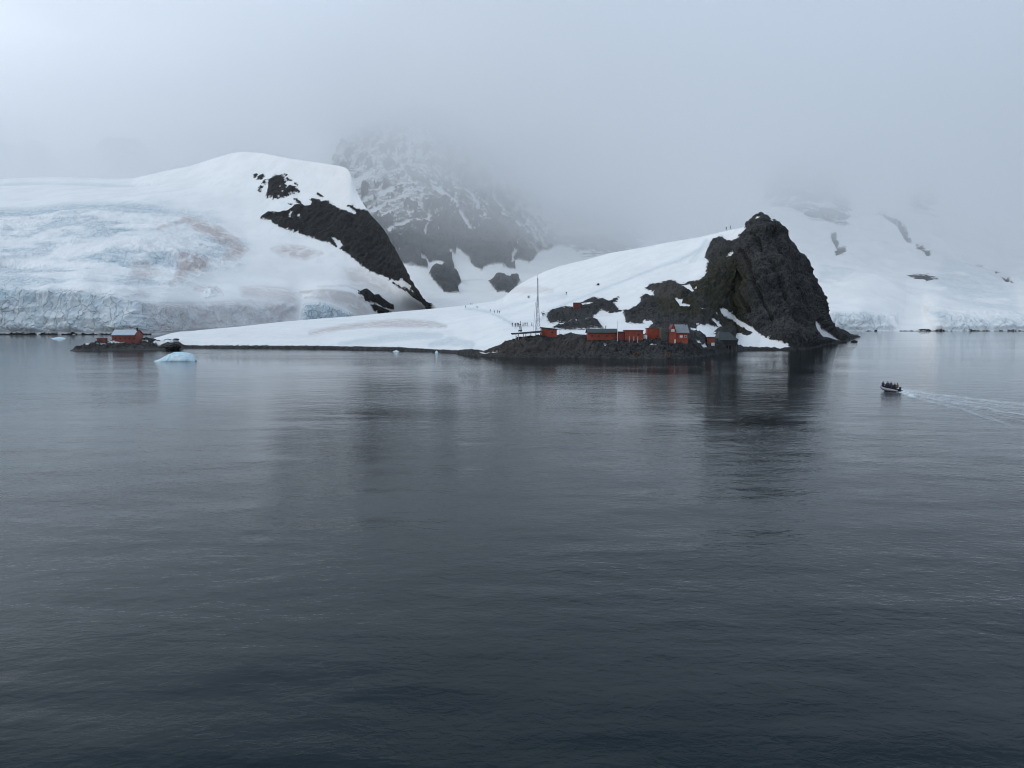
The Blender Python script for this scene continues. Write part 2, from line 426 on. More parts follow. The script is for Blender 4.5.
# ------------------------------------------------------------------ the headland: snow slope, outcrops, cliff
HEAD = {}
def build_headland():
    x = np.linspace(138, 860, 1220)
    shore = curve([(138,349.3),(175,348),(200,348),(240,348.5),(320,349),(400,350.5),(440,352),(455,353),(470,355.5),(482,356.5),(520,357.5),(560,357.5),(600,358),(640,358.5),(680,358.5),(700,357),(715,354),(735,350.5),(760,350),(790,350.5),(803,349.5),(812,347.5),(825,344.5),(840,341.5),(850,339),(860,337)], x, 1.5)
    Ys = sea(x, shore)[:, 1]
    bank = curve([(138,348.5),(150,346),(175,345),(240,345),(400,347.3),(440,349.3),(468,350),(482,350.5),(495,347.5),(512,342),(525,338),(545,338),(590,340),(640,341),(690,343),(707,345),(715,347),(735,344),(760,342),(790,340),(805,338),(818,336),(832,336),(845,334.5),(853,335.6),(860,336.9)], x, 2)
    Yb = Ys + curve([(138,1),(160,4),(400,5),(480,6),(520,9),(560,11),(690,12),(735,8),(760,6),(800,6),(860,3)], x, 6)
    sky_ = curve([(138,348),(145,341.5),(152,338.5),(160,336.5),(172,333),(180,331.5),(190,331.2),(200,330),(240,326.5),(280,322),(320,318.5),(350,316.5),(380,313.5),(400,311.5),(440,308),(464,305.5),(496,300.7),(504,297),(511,290.5),(520,284),(530,278.5),(545,271.5),(560,266),(585,260),(610,253),(640,248),(670,242),(700,237),(720,232.3),(744,227.2),(746,222.5),(752,219),(756,215.5),(761,213),(766,216),(772,219),(779,222.5),(784,230),(789,239),(795,246),(797,251),(799,253.5),(804,254.5),(806.5,257),(808,264),(811,273),(813,278),(819,290),(824,301),(828,314),(834,327),(844,330.5),(850,334.5),(860,336.8)], x, 0.5)
    Yt = curve([(138,360),(160,400),(200,450),(320,540),(440,620),(500,650),(512,690),(545,660),(600,600),(650,540),(700,490),(735,450),(750,410),(761,392),(800,402),(815,432),(825,455),(840,522),(850,585),(860,650)], x, 5)
    jag = fbm(np.stack([x, 0 * x, 0 * x], -1), 4.0, 4, 0.65, off=13.0)
    sky_ = sky_ + jag * 1.5 * sstep(x, 744, 748) * (1 - sstep(x, 836, 856))
    back = curve([(138,348.2),(150,342),(180,338.5),(240,336.5),(320,334),(400,333),(440,334),(480,334),(512,331),(545,329.5),(600,329),(640,327),(690,328),(715,328),(735,326),(760,322),(790,318),(805,316),(815,318),(825,323),(834,331),(845,332.6),(852,335.2),(860,336.85)], x, 2)
    back = np.minimum(np.maximum(back, sky_ + 0.3), bank - 0.2)
    fb = curve([(138,.3),(240,.3),(400,.22),(480,.2),(512,.12),(560,.16),(600,.22),(640,.26),(690,.3),(735,.28),(760,.3),(800,.35),(860,.4)], x, 5)
    Ybk = Yb + (Yt - Yb) * fb
    midl = curve([(138,348.1),(150,340),(180,335),(240,331),(320,326),(400,322),(440,321),(480,318),(512,310),(545,302),(600,295),(640,289),(690,284),(715,275),(735,265),(760,262),(790,272),(805,285),(815,300),(825,315),(834,329),(845,331.5),(852,334.9),(860,336.82)], x, 3)
    midl = np.minimum(np.maximum(midl, sky_ + 0.15), back - 0.1)
    fm = curve([(138,.6),(240,.6),(400,.5),(480,.45),(545,.42),(600,.45),(640,.48),(690,.5),(735,.5),(760,.62),(800,.68),(860,.7)], x, 5)
    Ym = Yb + (Yt - Yb) * fm
    sub = [26, 50, 80, 110]
    PY = pchip([shore, bank, back, midl, sky_], sub)
    YY = pchip([Ys, Yb, Ybk, Ym, Yt], sub)
    PX = np.broadcast_to(x, PY.shape).copy()
    P = at(PX, PY, YY)
    # ---- where bare rock shows
    big = [(862,336),(850,332),(844,328),(834,324),(828,312),(824,299),(819,288),(813,276),(811,271),(808,262),(806,254),(803,251),(797,248),(795,243),(789,236),(784,227),(779,219),(772,215),(766,212),(761,209),(755,212),(749,217),(745.5,221.5),
           (745,223.5),(746,225.5),(744.8,227.3),(748.3,228.6),(746,231),(743,233.3),(738.5,235.3),(740.3,236.2),(738.8,238),(734.5,240.3),(731,242.8),(729,243.5),(727,241),(725,239.5),(722.3,237),(718,238),(713,240.5),(709.5,246),(706,253.5),(705.2,258),(709,262.5),(707.3,268),(706.8,273.5),(704,278.2),(699,281),(695,281.5),(688,283.3),(682,286),
           (679,285.5),(676,283),(671,281.7),(665,282.3),(660,284),(653,285),(649,286.5),(645.5,289.5),(650,291),(653.5,292.5),(654,296.5),(651,297),(648,295.7),(643,296),(640.5,298.3),(641.5,302),(639,304.5),(637,307),(632.5,308.5),(628,310.5),(623,311),(624,314.3),(625,318),(626,322.5),(628,325),(643,325),(650,323.5),(652,326),(647,330.5),(646,336),(640,337),(590,337),(576,336),(571,334.5),(563,336.5),(542,336.5),(530,337),(518,338.5),(512,342),(505,344),(495,347.5),(484,351.3),(470,349.8),(455,350.5),(440,350),(400,347.8),(320,346.3),(240,345.8),(200,345.8),(175,345.3),(150,346.5),(130,349),(130,362),(862,362)]
    leftrock = [(546.5,317),(547,314),(550,312),(553,310.5),(558,309),(562,308),(565.5,307),(568,308),(573,308.2),(578,305),(584,302),(588,300),(592,298.5),(595,298),(599,299.5),(603,299.5),(607,301),(611,302.3),(614,299),(619,297.4),(617,301.7),(614,303),(614.5,304.5),(617,308),(619,310.7),(622,311.5),(619,313),(611.5,314.5),(606,312),(602,310.3),(598,314),(592,318.5),(585,321),(575,322.4),(562,322.5),(553,323.5),(548,321.5)]
    lowrock = [(551,327.5),(556,325.8),(562,324.8),(572,323),(580,321.3),(592,318.5),(597,320),(600,324),(604,329.8),(570,330.4),(562,329.6)]
    speck = [[(542,313.6),(544,313.5),(545,315),(542.5,315.4)], [(528.3,297),(529.7,296.8),(529.8,298.2),(528.5,298.2)]]
    rock = union(PX, PY, [big, leftrock, lowrock] + speck)
    snowp = [[(727,258),(730,254.5),(733,252.2),(735.7,255),(735,257.5),(730,257.2)],
             [(682,286.5),(690,285.3),(691,287),(694.3,291.5),(692.5,292.7),(686,288.7)],
             [(675,298),(682,301),(682,304),(690.5,306),(689,307.5),(680,306.7),(677.3,303)],
             [(686,329.8),(696.5,329),(696.3,325.2),(706,325.3),(719.5,328),(716,330),(713,333),(716,336),(717.5,339),(707,340.5),(703,336),(698,333)],
             [(718.5,309),(723.5,309.3),(729,313.6),(741,321.2),(751,328.2),(761,335.2),(770,339.3),(780,341.8),(787,344.5),(790.5,347.2),(784,347.6),(780,349),(775,347.6),(768,348.7),(762,347.4),(755,348.4),(748,348.8),(742,347.4),(737.2,346),(736,340.8),(732.5,338.8),(736,337),(737.2,334),(741,334.6),(747,336.3),(753,333.6),(747,331.4),(737,324.9),(727,318),(720.5,314)],
             [(711,319.6),(714,321),(719,325),(724,328.8),(719,328.4),(715,325),(711.5,322)],
             [(813.8,321.5),(816.3,323),(820,327.5),(826,332),(832,335.7),(838.5,340.2),(831,338.8),(825,336.7),(819,337.3),(816,332)],
             [(703,344.5),(706,343.5),(709,345),(711.5,347),(708,349.3),(704.5,348),(701,347.6),(700,346)],
             [(696,342),(699,341.5),(700.5,344.5),(697.5,344.3)],
             [(649,344.5),(653,344.2),(656,346.5),(653,347.7),(650,346.6)],[(604,346),(607,345),(608.6,346),(605.5,347.3)],
             [(559,331.5),(570,330.5),(588,330.7),(588,336),(577,336),(570,334.4),(558.5,334.6)],
             [(620,329.5),(630,326.5),(643,325.3),(650,323.2),(652.5,326),(646.5,327.5),(644,330.5),(622,331)],
             [(642,323),(650,321.5),(653,325.5),(645,326)],[(581,304.2),(588,303.6),(594,304),(590,305.8),(583,306.4)],
             [(693,289.6),(697,288.8),(696.5,290)],[(714.5,312.8),(716,312.5),(716.5,315),(715,315)],[(700,310),(704,309.7),(704,311),(701,311.2)],
             [(768,219.6),(772,219),(775.5,220.5),(771,221.4)],[(757,216.6),(760.5,217),(759.3,218.8),(757,218.4)],
             [(481,353.6),(500,352.4),(486,354.6)]]
    snow_d = union(PX, PY, snowp)
    rock = np.minimum(rock, -snow_d * 1.7 - 0.15)
    rockm = sstep(rock, -0.8, 1.6)
    cliff = sstep(PX, 700, 735)
    # ---- relief
    N = normals(P)
    if N[..., 1].mean() > 0:
        N = -N
    lo = fbm(P, 26, 2, 0.5)
    rr = 1.0 * fbm(P, 17, 5, 0.55, ridged=True, stretch=(1, 1, 0.36)) * (0.35 + 0.9 * cliff) + 0.45 * fbm(P, 5, 4, 0.6) + (0.55 - 0.15 * cliff) * fbm(P, 3.4, 4, 0.62, ridged=True, stretch=(1, 1, 0.5), off=8.0)
    rr += 4.5 * cliff * facets(P, 17.0, 11, 0.35) + (1.8 + 1.2 * cliff) * facets(P, 7.0, 4) + 1.0 * facets(P, 2.6, 9)
    # leaning joints down the big cliff
    jd = np.maximum.reduce([line_d(PX, PY, [(757,236,.4),(762,252,.7),(775,275,.7),(783,292,.9),(792,315,1.1),(800,330,.7)]),
                            line_d(PX, PY, [(735,262,.3),(742,290,.5),(752,315,.4)]), line_d(PX, PY, [(770,230,.3),(782,262,.5),(800,300,.5),(808,322,.4)]),
                            line_d(PX, PY, [(748,255,.3),(756,285,.5),(772,322,.4)])])
    rr -= 3.4 * sstep(jd, -2.4, 0.6)
    edge = sstep(PY - sky_[None, :], 0.0, 6.0)
    rr = rr * (0.22 + 0.78 * sstep(PY - sky_[None, :], 0.0, 9.0)) * (0.25 + 0.30 * (1 - cliff) + (0.75 - 0.30 * (1 - cliff)) * sstep(rock, 0.0, 5.0))
    near_water = sstep(P[..., 2], 0.2, 3.0)
    disp = rockm * (0.4 + rr * (0.4 + 0.6 * near_water)) + (1 - rockm) * (0.5 * lo * sstep(P[..., 2], 1, 8) * edge)
    # drifted hollows of the snow bank
    drift = 0.9 * fbm(P, 34, 3, 0.5, ridged=True, stretch=(0.6, 0.35, 1)) * (1 - rockm) * edge * sstep(P[..., 2], 2, 7)
    disp += 0.5 * drift
    P = P + N * disp[..., None]
    moss = sstep(union(PX, PY, [[(700,268),(730,258),(748,270),(752,300),(742,318),(722,318),(700,300),(690,290)], [(655,300),(690,297),(705,312),(690,318),(660,312)], [(716,318),(735,314),(745,330),(735,334)]], 12), -9, 6)
    pale = sstep(union(PX, PY, [[(482,354),(520,339),(590,342),(600,352),(520,356)], [(655,284),(676,283),(680,296),(665,302),(652,297)]], 10), -5, 4) * 0.8
    pink = np.zeros(PX.shape)
    for pts, s in (([(310,334,.8),(340,328.5,1.6),(370,324.5,2),(400,323,2.4),(430,324,2),(445,326,1)], .9),
                   ([(505,291,1),(520,290.5,2.2),(540,290.5,2.4),(552,291.5,1)], .5), ([(595,315,2),(603,313.5,3),(610,315,1)], .35),
                   ([(615,280,1),(632,272,1.2),(650,264,1)], .16), ([(230,337,1),(300,336,2),(330,337,1)], .15)):
        pink = np.maximum(pink, s * sstep(line_d(PX, PY, pts), -3, 1))
    ice = np.zeros(PX.shape)
    for pts, s in (([(340,344,1),(390,338,2.5),(420,335.5,3),(440,337,2)], .34), ([(430,345,1),(450,341,3),(470,345,3)], .4), ([(690,262,.5),(700,250,.8),(707,241,.8)], .4), ([(694,262,.4),(703,248,.5)], .3), ([(536,322,.3),(552,311,.35),(575,300,.3),(600,291,.3),(640,275,.3),(680,261,.3),(705,247,.3),(722,236,.3)], .42), ([(466,309,.3),(490,313,.3),(515,327,.35)], .42), ([(490,313,.3),(520,304,.3),(566,295,.3)], .3)):
        ice = np.maximum(ice, s * sstep(line_d(PX, PY, pts), -3, 1))
    HEAD.update(PX=PX, PY=PY, P=P)
    # close the back side down to the sea
    top = P[-1]
    b1 = top * np.array([1.03, 1.03, 1]) + np.array([0, 0, -3.0]); b2 = top * np.array([1.16, 1.16, 0.45])
    b3 = top * np.array([1.35, 1.35, 0]) + np.array([0, 0, -2.0])
    f0 = P[0].copy(); f0[:, 1] -= 4; f0[:, 2] = -2.5
    Pf = np.concatenate([f0[None], P, b1[None], b2[None], b3[None]])
    ext = lambda a: np.concatenate([a[:1], a, a[-1:], a[-1:] , a[-1:]])
    mat = terrain_mat('headland_snow_and_rock', 0.55, 3.8, (0.016, 0.016, 0.016), (0.036, 0.0355, 0.035), 0.16, 1.9)
    grid_mesh('headland_terrain', Pf, {'rock': ext(rock), 'moss': ext(moss), 'pale': ext(pale), 'pink': ext(pink), 'ice': ext(ice)}, mat, 'structure')
build_headland()

def ground(px, py):
    """the point of the headland that shows at this place of the picture"""
    G = HEAD['P']
    dx, dyy, dz = ray(px, py)
    j = int(round((px - 138) / (860 - 138) * 1219))
    j = max(2, min(1217, j))
    c = G[:, j]
    qy = 384 - F * ((c[:, 1] * SP + (c[:, 2] - CAMH) * CP) / (c[:, 1] * CP - (c[:, 2] - CAMH) * SP))
    k = int(np.argmin(np.abs(qy - py) + 0.0005 * np.arange(len(qy))))
    return Vector(c[k])

# ------------------------------------------------------------------ glacier hill on the left
def build_left_hill():
    x = np.linspace(-110, 446, 860)
    shore = curve([(-110,334.6),(150,334.6),(200,333),(300,331.5),(446,330)], x, 18)
    Ys = sea(x, shore)[:, 1]
    ctop = curve([(-110,294),(-30,292),(10,291),(30,294),(45,290),(60,294),(85,290),(100,295),(120,297),(135,302),(150,306),(165,303),(185,302),(205,303),(230,300),(260,302),(285,300),(300,302),(318,292),(335,289),(352,291),(375,298),(400,306),(430,312),(446,314)], x, 4)
    Yc = Ys + curve([(-110,14),(130,18),(200,30),(320,40),(446,14)], x, 8)
    sky_ = curve([(-110,186),(-40,181),(20,178),(60,177),(100,178.5),(132,178.5),(165,171),(190,166),(215,158),(232,153),(244,151.5),(262,153),(290,158.5),(315,162),(340,166),(347,168),(350.5,172),(352.5,180),(356,190),(362,202),(368,211),(373,217),(380,223),(386,231),(391,240),(398,251),(406,265.5),(410,273),(418,286.5),(423,294.5),(432,303.5),(438,309),(446,313)], x, 1.8)
    Yt = curve([(-110,1900),(130,1850),(200,1650),(240,1560),(300,1420),(345,1330),(360,1290),(390,1200),(410,1130),(432,1060),(446,1050)], x, 8)
    mid1 = curve([(-110,262),(30,256),(100,255),(150,262),(200,270),(250,272),(300,272),(340,272),(380,285),(410,297),(432,308.5),(446,313.5)], x, 4)
    mid2 = curve([(-110,214),(30,211),(70,205),(110,205),(150,206),(205,215),(245,222),(280,222),(320,228),(350,240),(380,258),(400,280),(415,292),(432,306),(446,313.2)], x, 3)
    mid2 = np.maximum(mid2, sky_ + 0.3)
    mid1 = np.maximum(mid1, mid2 + 0.2)
    ctop = np.maximum(ctop, mid1 + 0.2)
    Y1 = Yc + (Yt - Yc) * curve([(-110,.22),(200,.25),(300,.35),(446,.4)], x, 6)
    Y2 = Yc + (Yt - Yc) * curve([(-110,.5),(200,.55),(300,.65),(446,.7)], x, 6)
    sub = [46, 70, 80, 80]
    PY = pchip([shore, ctop, mid1, mid2, sky_], sub)
    YY = pchip([Ys, Yc, Y1, Y2, Yt], sub)
    PX = np.broadcast_to(x, PY.shape).copy()
    P = at(PX, PY, YY)
    band = [(260.5,217.6),(263,215),(268,212),(272,211.3),(280,212),(288,210),(292,207),(295,205),(300,204.5),(301,203.5),(297,201),(292.5,197.8),(297,198),(300,201.5),(303,205.5),(310,205),(312,202),(309.5,199.3),(313,198),(318,199),(322,201),(327,200),(330,203),(336,207),(341,209.5),(347,211),(353.7,214.5),(357,214),(352,208.5),(346,205),(352,206),(359,209.5),(364.6,210),(373,212),(382,218),(390,227),(397,236),(404,248),(412,262),(417,271),(424,284),(429,292),(438,302.6),
            (428,303.4),(420,301.3),(414.2,297.6),(407.4,291),(401.5,288.7),(395.7,285.8),(392.7,282.8),(396,283.2),(401,286),(409,289),(414.5,291),(410.5,287.3),(412.5,286),(406,281.5),(402.5,278.4),(399,281),(390.8,279.5),(381,274.6),(373,272.6),(366.4,268),(359.5,263.7),(349.8,255.4),(340,249.8),(343,246),(340,241),(334,237),(332.5,238.5),(335,243),(337,247.5),(327,242.3),(318,240),(302,235),(298.6,232.8),(290.8,231.3),(281,227.5),(272,223),(271,220.5),(266,219.7),(262,219.5)]
    up = [(266.5,196.5),(268,188),(269,180),(273,177.5),(276,175.5),(282,175),(284.5,178),(285.5,183),(287,188),(290,185),(295,186),(299.3,190.5),(298.5,191.7),(293,192.5),(287,194.2),(285,196.7),(281.3,196),(280.5,198.2),(273,198.6),(272,196.5),(270,196),(267.5,197.7)]
    small = [[(253.5,177.5),(254,174.5),(257,174),(258,175.5),(256,178)],[(257,180.5),(258,177),(263,174),(265.2,175.5),(264,178.5),(260,181)],[(262,184.5),(265,180),(266.7,180),(265.5,184.6),(263.5,185.3)],[(258,191.6),(261,186),(263.2,186.4),(262,190),(259.5,192.3)],
             [(284,174),(287.5,175),(286.5,176.2)],[(286.5,178),(291.5,179.3),(290.5,180.6),(287.5,179.8)],[(294,182.5),(297.2,183.5),(296.5,185)],[(316,192.3),(318.5,192.8),(323.5,196.4),(322,197.2),(318,194.5)],[(288,203),(291.5,202.8),(291,203.8)],
             [(357,289.2),(360,291),(363,289.8),(367,291),(371.5,294.2),(378.8,295),(386.2,301),(392.7,305.4),(393.5,308.3),(391.3,310.5),(384.7,308.3),(376,303.4),(367,301.2),(361.3,296)],
             [(370,305.4),(376,304.4),(383,307.8),(392,311.4),(389,313),(378.8,313.9),(374.4,310.5)],
             [(-120,333.7),(150,333.7),(152,336),(-120,336)]]
    rock = union(PX, PY, [band, up] + small)
    holes = union(PX, PY, [[(289,214),(290.5,211.2),(293,211),(291.5,213.5),(290.5,218),(289,217)],[(297.5,215),(299.5,215.2),(299.8,217.2),(298,217)],[(273,212),(274.6,212),(274.3,213.5)],[(281,190.3),(283.6,190.5),(283,192.3)],[(278.5,185.8),(280.5,185.6),(280,187)],[(277,195.3),(280,195.5),(279,197)]])
    rock = np.minimum(rock, -holes + 0.1)
    rockm = sstep(rock, -0.8, 2.5)
    N = normals(P)
    if N[..., 1].mean() > 0:
        N = -N
    edge = sstep(PY - sky_[None, :], 0.0, 9.0)
    icefall = sstep(union(PX, PY, [[(-120,222),(30,214),(80,210),(150,208),(190,214),(215,222),(243,246),(248,252),(235,262),(208,267),(205,274),(182,286),(165,293),(120,296),(-120,294)]], 16), -13, 10)
    cliffz = sstep(union(PX, PY, [[(-120,290),(60,291),(100,293),(140,302),(165,303),(205,303),(235,301),(262,303),(285,300),(296,303),(299,309),(285,318),(276,334),(-120,336)]], 8), -1.5, 6)
    cliffb = sstep(union(PX, PY, [[(303,305),(318,303),(332,306),(352,315),(350,322),(300,330)], [(195,289),(215,287),(222,294),(205,297)]], 8), -2, 3)
    crev = fbm(P, 60, 5, 0.58, ridged=True, stretch=(0.45, 0.7, 1.5), off=2.0)
    calm = sstep(fbm(P, 210, 3, 0.5, stretch=(0.6, 0.8, 1.4), off=21.0), -0.25, 0.35)
    blocks = fbm(P, 26, 4, 0.62, ridged=True, stretch=(1.0, 0.6, 0.8), off=5.0)
    wide = fbm(P, 190, 2, 0.5, off=1.0)
    joint = fbm(P, 42, 5, 0.6, ridged=True, stretch=(1.2, 1, 0.32))
    disp = 5.0 * wide * edge * sstep(P[..., 2], 20, 90) * (1 - cliffz)
    disp += icefall * ((0.25 + 0.75 * calm) * (9.0 * (crev - 0.9) + 2.6 * (blocks - 0.9)) - 5.0 + 6.0 * fbm(P, 150, 2, 0.5, ridged=True, stretch=(0.8, 0.5, 1), off=6.0)) + cliffz * (1.0 - 0.6 * sstep(PX, 130, 175)) * (2.3 * blocks + 2.4 * crev) * sstep(P[..., 2], 0.0, 2.5)
    disp += cliffb * (2.5 * blocks)
    disp = disp * (1 - rockm) + rockm * (2 + (2.5 * joint + 11 * facets(P, 34, 5) + 5 * facets(P, 13, 6)) * (0.3 + 0.7 * edge) * (0.3 + 0.7 * sstep(rock, 0, 5)) + 1.2 * fbm(P, 11, 3, 0.6))
    # steps of the upper snow field
    stepd = line_d(PX, PY, [(-120,216,0),(30,211,0),(70,206,0),(110,206,0),(150,208,0),(180,213,0),(205,219,0)])
    disp -= 5.0 * sstep(stepd, -7, -0.5) * (1 - sstep(PX, 150, 200))
    stepe = line_d(PX, PY, [(-120,186,0),(40,183,0),(100,184,0),(135,185,0),(150,184,0)])
    disp -= 4.0 * sstep(stepe, -3, -0.3)
    P = P + N * disp[..., None]
    ice = np.clip(0.62 * cliffz * (1 - 0.55 * sstep(PX, 130, 190)) + icefall * (1.0 * sstep(crev, 0.95, 0.2) * (0.3 + 0.7 * calm) + 0.62 * sstep(fbm(P, 45, 4, 0.6, stretch=(0.5, 0.4, 1.6), off=3.0), -0.1, 0.5)), 0, 1)
    ice = np.maximum(ice, 0.85 * cliffb * sstep(PX, 260, 300))
    ice = np.maximum(ice, 0.75 * sstep(stepd, -6, -1.0) * (1 - 0.7 * sstep(PX, 150, 200)))
    ice = np.maximum(ice, 0.30 * sstep(stepe, -2.5, -0.5))
    for cx_, cy_, r_, s_ in ((158,263,1.6,.9),(200,247,1.6,.7),(145,266,1.4,.6)):
        ice = np.maximum(ice, s_ * sstep(r_ - np.hypot((PX - cx_), (PY - cy_) * 1.3), -2.0, 0.6))
    pink = np.zeros(PX.shape)
    for poly, s in (([(180,216),(205,222),(225,232),(248,250),(240,258),(222,262),(228,250),(210,236),(190,226)], 1.0), ([(178,256),(208,262),(206,272),(188,274),(182,284),(174,282),(178,270)], 1.0),
                    ([(133,262),(150,262),(160,275),(145,282),(130,278)], .6), ([(138,304),(200,303),(240,301),(270,303),(300,304),(296,320),(240,328),(150,332)], .6),
                    ([(240,288),(262,287),(290,290),(300,300),(290,306),(262,298),(243,296)], .6), ([(272,250),(285,246),(305,248),(322,254),(305,260),(282,257)], .85),
                    ([(312,292),(335,290),(358,298),(375,312),(360,318),(345,304),(320,298)], .7), ([(346,270),(360,268),(385,283),(395,296),(375,290),(352,284)], .55), ([(140,288),(158,290),(150,296),(128,300)], .45)):
        pink = np.maximum(pink, s * sstep(sdf(PX, PY, poly, 6), -3, 2.5))
    for pts, s_, w_ in (([(300,293,1),(325,290.5,1.4),(350,294,1.5),(368,302,1.6),(384,312,1.4)], .8, 1.8), ([(305,298,.8),(330,296,1.2),(350,302,1.2),(366,311,1.2)], .7, 1.5), ([(262,289,1),(285,290,1.5),(300,296,1.2)], .6, 2), ([(318,287,.6),(345,285,.8),(366,292,.8)], .5, 1.5),
                         ([(196,289,2),(210,288,2.5),(220,291,1.5)], .6, 2), ([(158,231,1),(185,222,1.2),(215,226,1.6),(236,240,2),(246,250,1.5)], .7, 2.2), ([(170,285,1),(186,275,2),(196,262,2)], .6, 2.5), ([(250,300,1),(262,308,2),(268,318,1.5)], .6, 2), ([(148,312,1),(170,308,2),(200,311,2),(230,307,2)], .5, 3)):
        pink = np.maximum(pink, s_ * sstep(line_d(PX, PY, pts), -w_, 0.6))
    z0 = np.zeros(PX.shape)
    top = P[-1]
    b1 = top * np.array([1.04, 1.04, 1]) + np.array([0, 0, -6.0]); b2 = top * np.array([1.3, 1.3, 0.5])
    b3 = top * np.array([1.6, 1.6, 0]) + np.array([0, 0, -5.0])
    f0 = P[0].copy(); f0[:, 1] -= 6; f0[:, 2] = -4
    Pf = np.concatenate([f0[None], P, b1[None], b2[None], b3[None]])
    ext = lambda a: np.concatenate([a[:1], a, a[-1:], a[-1:], a[-1:]])
    mat = terrain_mat('glacier_hill_snow_and_rock', 0.16, 3.6, (0.006, 0.006, 0.0065), (0.014, 0.0135, 0.013), 0.045, 4.5)
    grid_mesh('glacier_hill', Pf, {'rock': ext(rock), 'moss': ext(z0), 'pale': ext(z0), 'pink': ext(pink), 'ice': ext(ice)}, mat, 'structure')
build_left_hill()

# ------------------------------------------------------------------ the high mountain in the middle
def build_mountain(name, x0, x1, nc, rows, sub, masks, relief, mat, edge_w=6.0):
    x = np.linspace(x0, x1, nc)
    pys = [curve(r[0], x, 4) for r in rows]
    Ys = [curve(r[1], x, 12) for r in rows]
    for i in range(1, len(pys)):
        pys[i] = np.minimum(pys[i], pys[i-1] - 0.2)
    PY = pchip(pys, sub); YY = pchip(Ys, sub)
    PX = np.broadcast_to(x, PY.shape).copy()
    P = at(PX, PY, YY)
    rock, pink, ice = masks(PX, PY, P)
    N = normals(P)
    if N[..., 1].mean() > 0:
        N = -N
    P = P + N * relief(PX, PY, P, sstep(rock, -1, 3))[..., None]
    z0 = np.zeros(PX.shape)
    top = P[-1]
    b1 = top * np.array([1.06, 1.06, 1]) + np.array([0, 0, -30.0]); b3 = top * np.array([1.4, 1.4, 0]) + np.array([0, 0, -5.0])
    f0 = P[0].copy(); f0[:, 1] -= 10; f0[:, 2] = -5
    Pf = np.concatenate([f0[None], P, b1[None], b3[None]])
    ext = lambda a: np.concatenate([a[:1], a, a[-1:], a[-1:]])
    grid_mesh(name, Pf, {'rock': ext(rock), 'moss': ext(z0), 'pale': ext(z0), 'pink': ext(pink), 'ice': ext(ice)}, mat, 'structure')

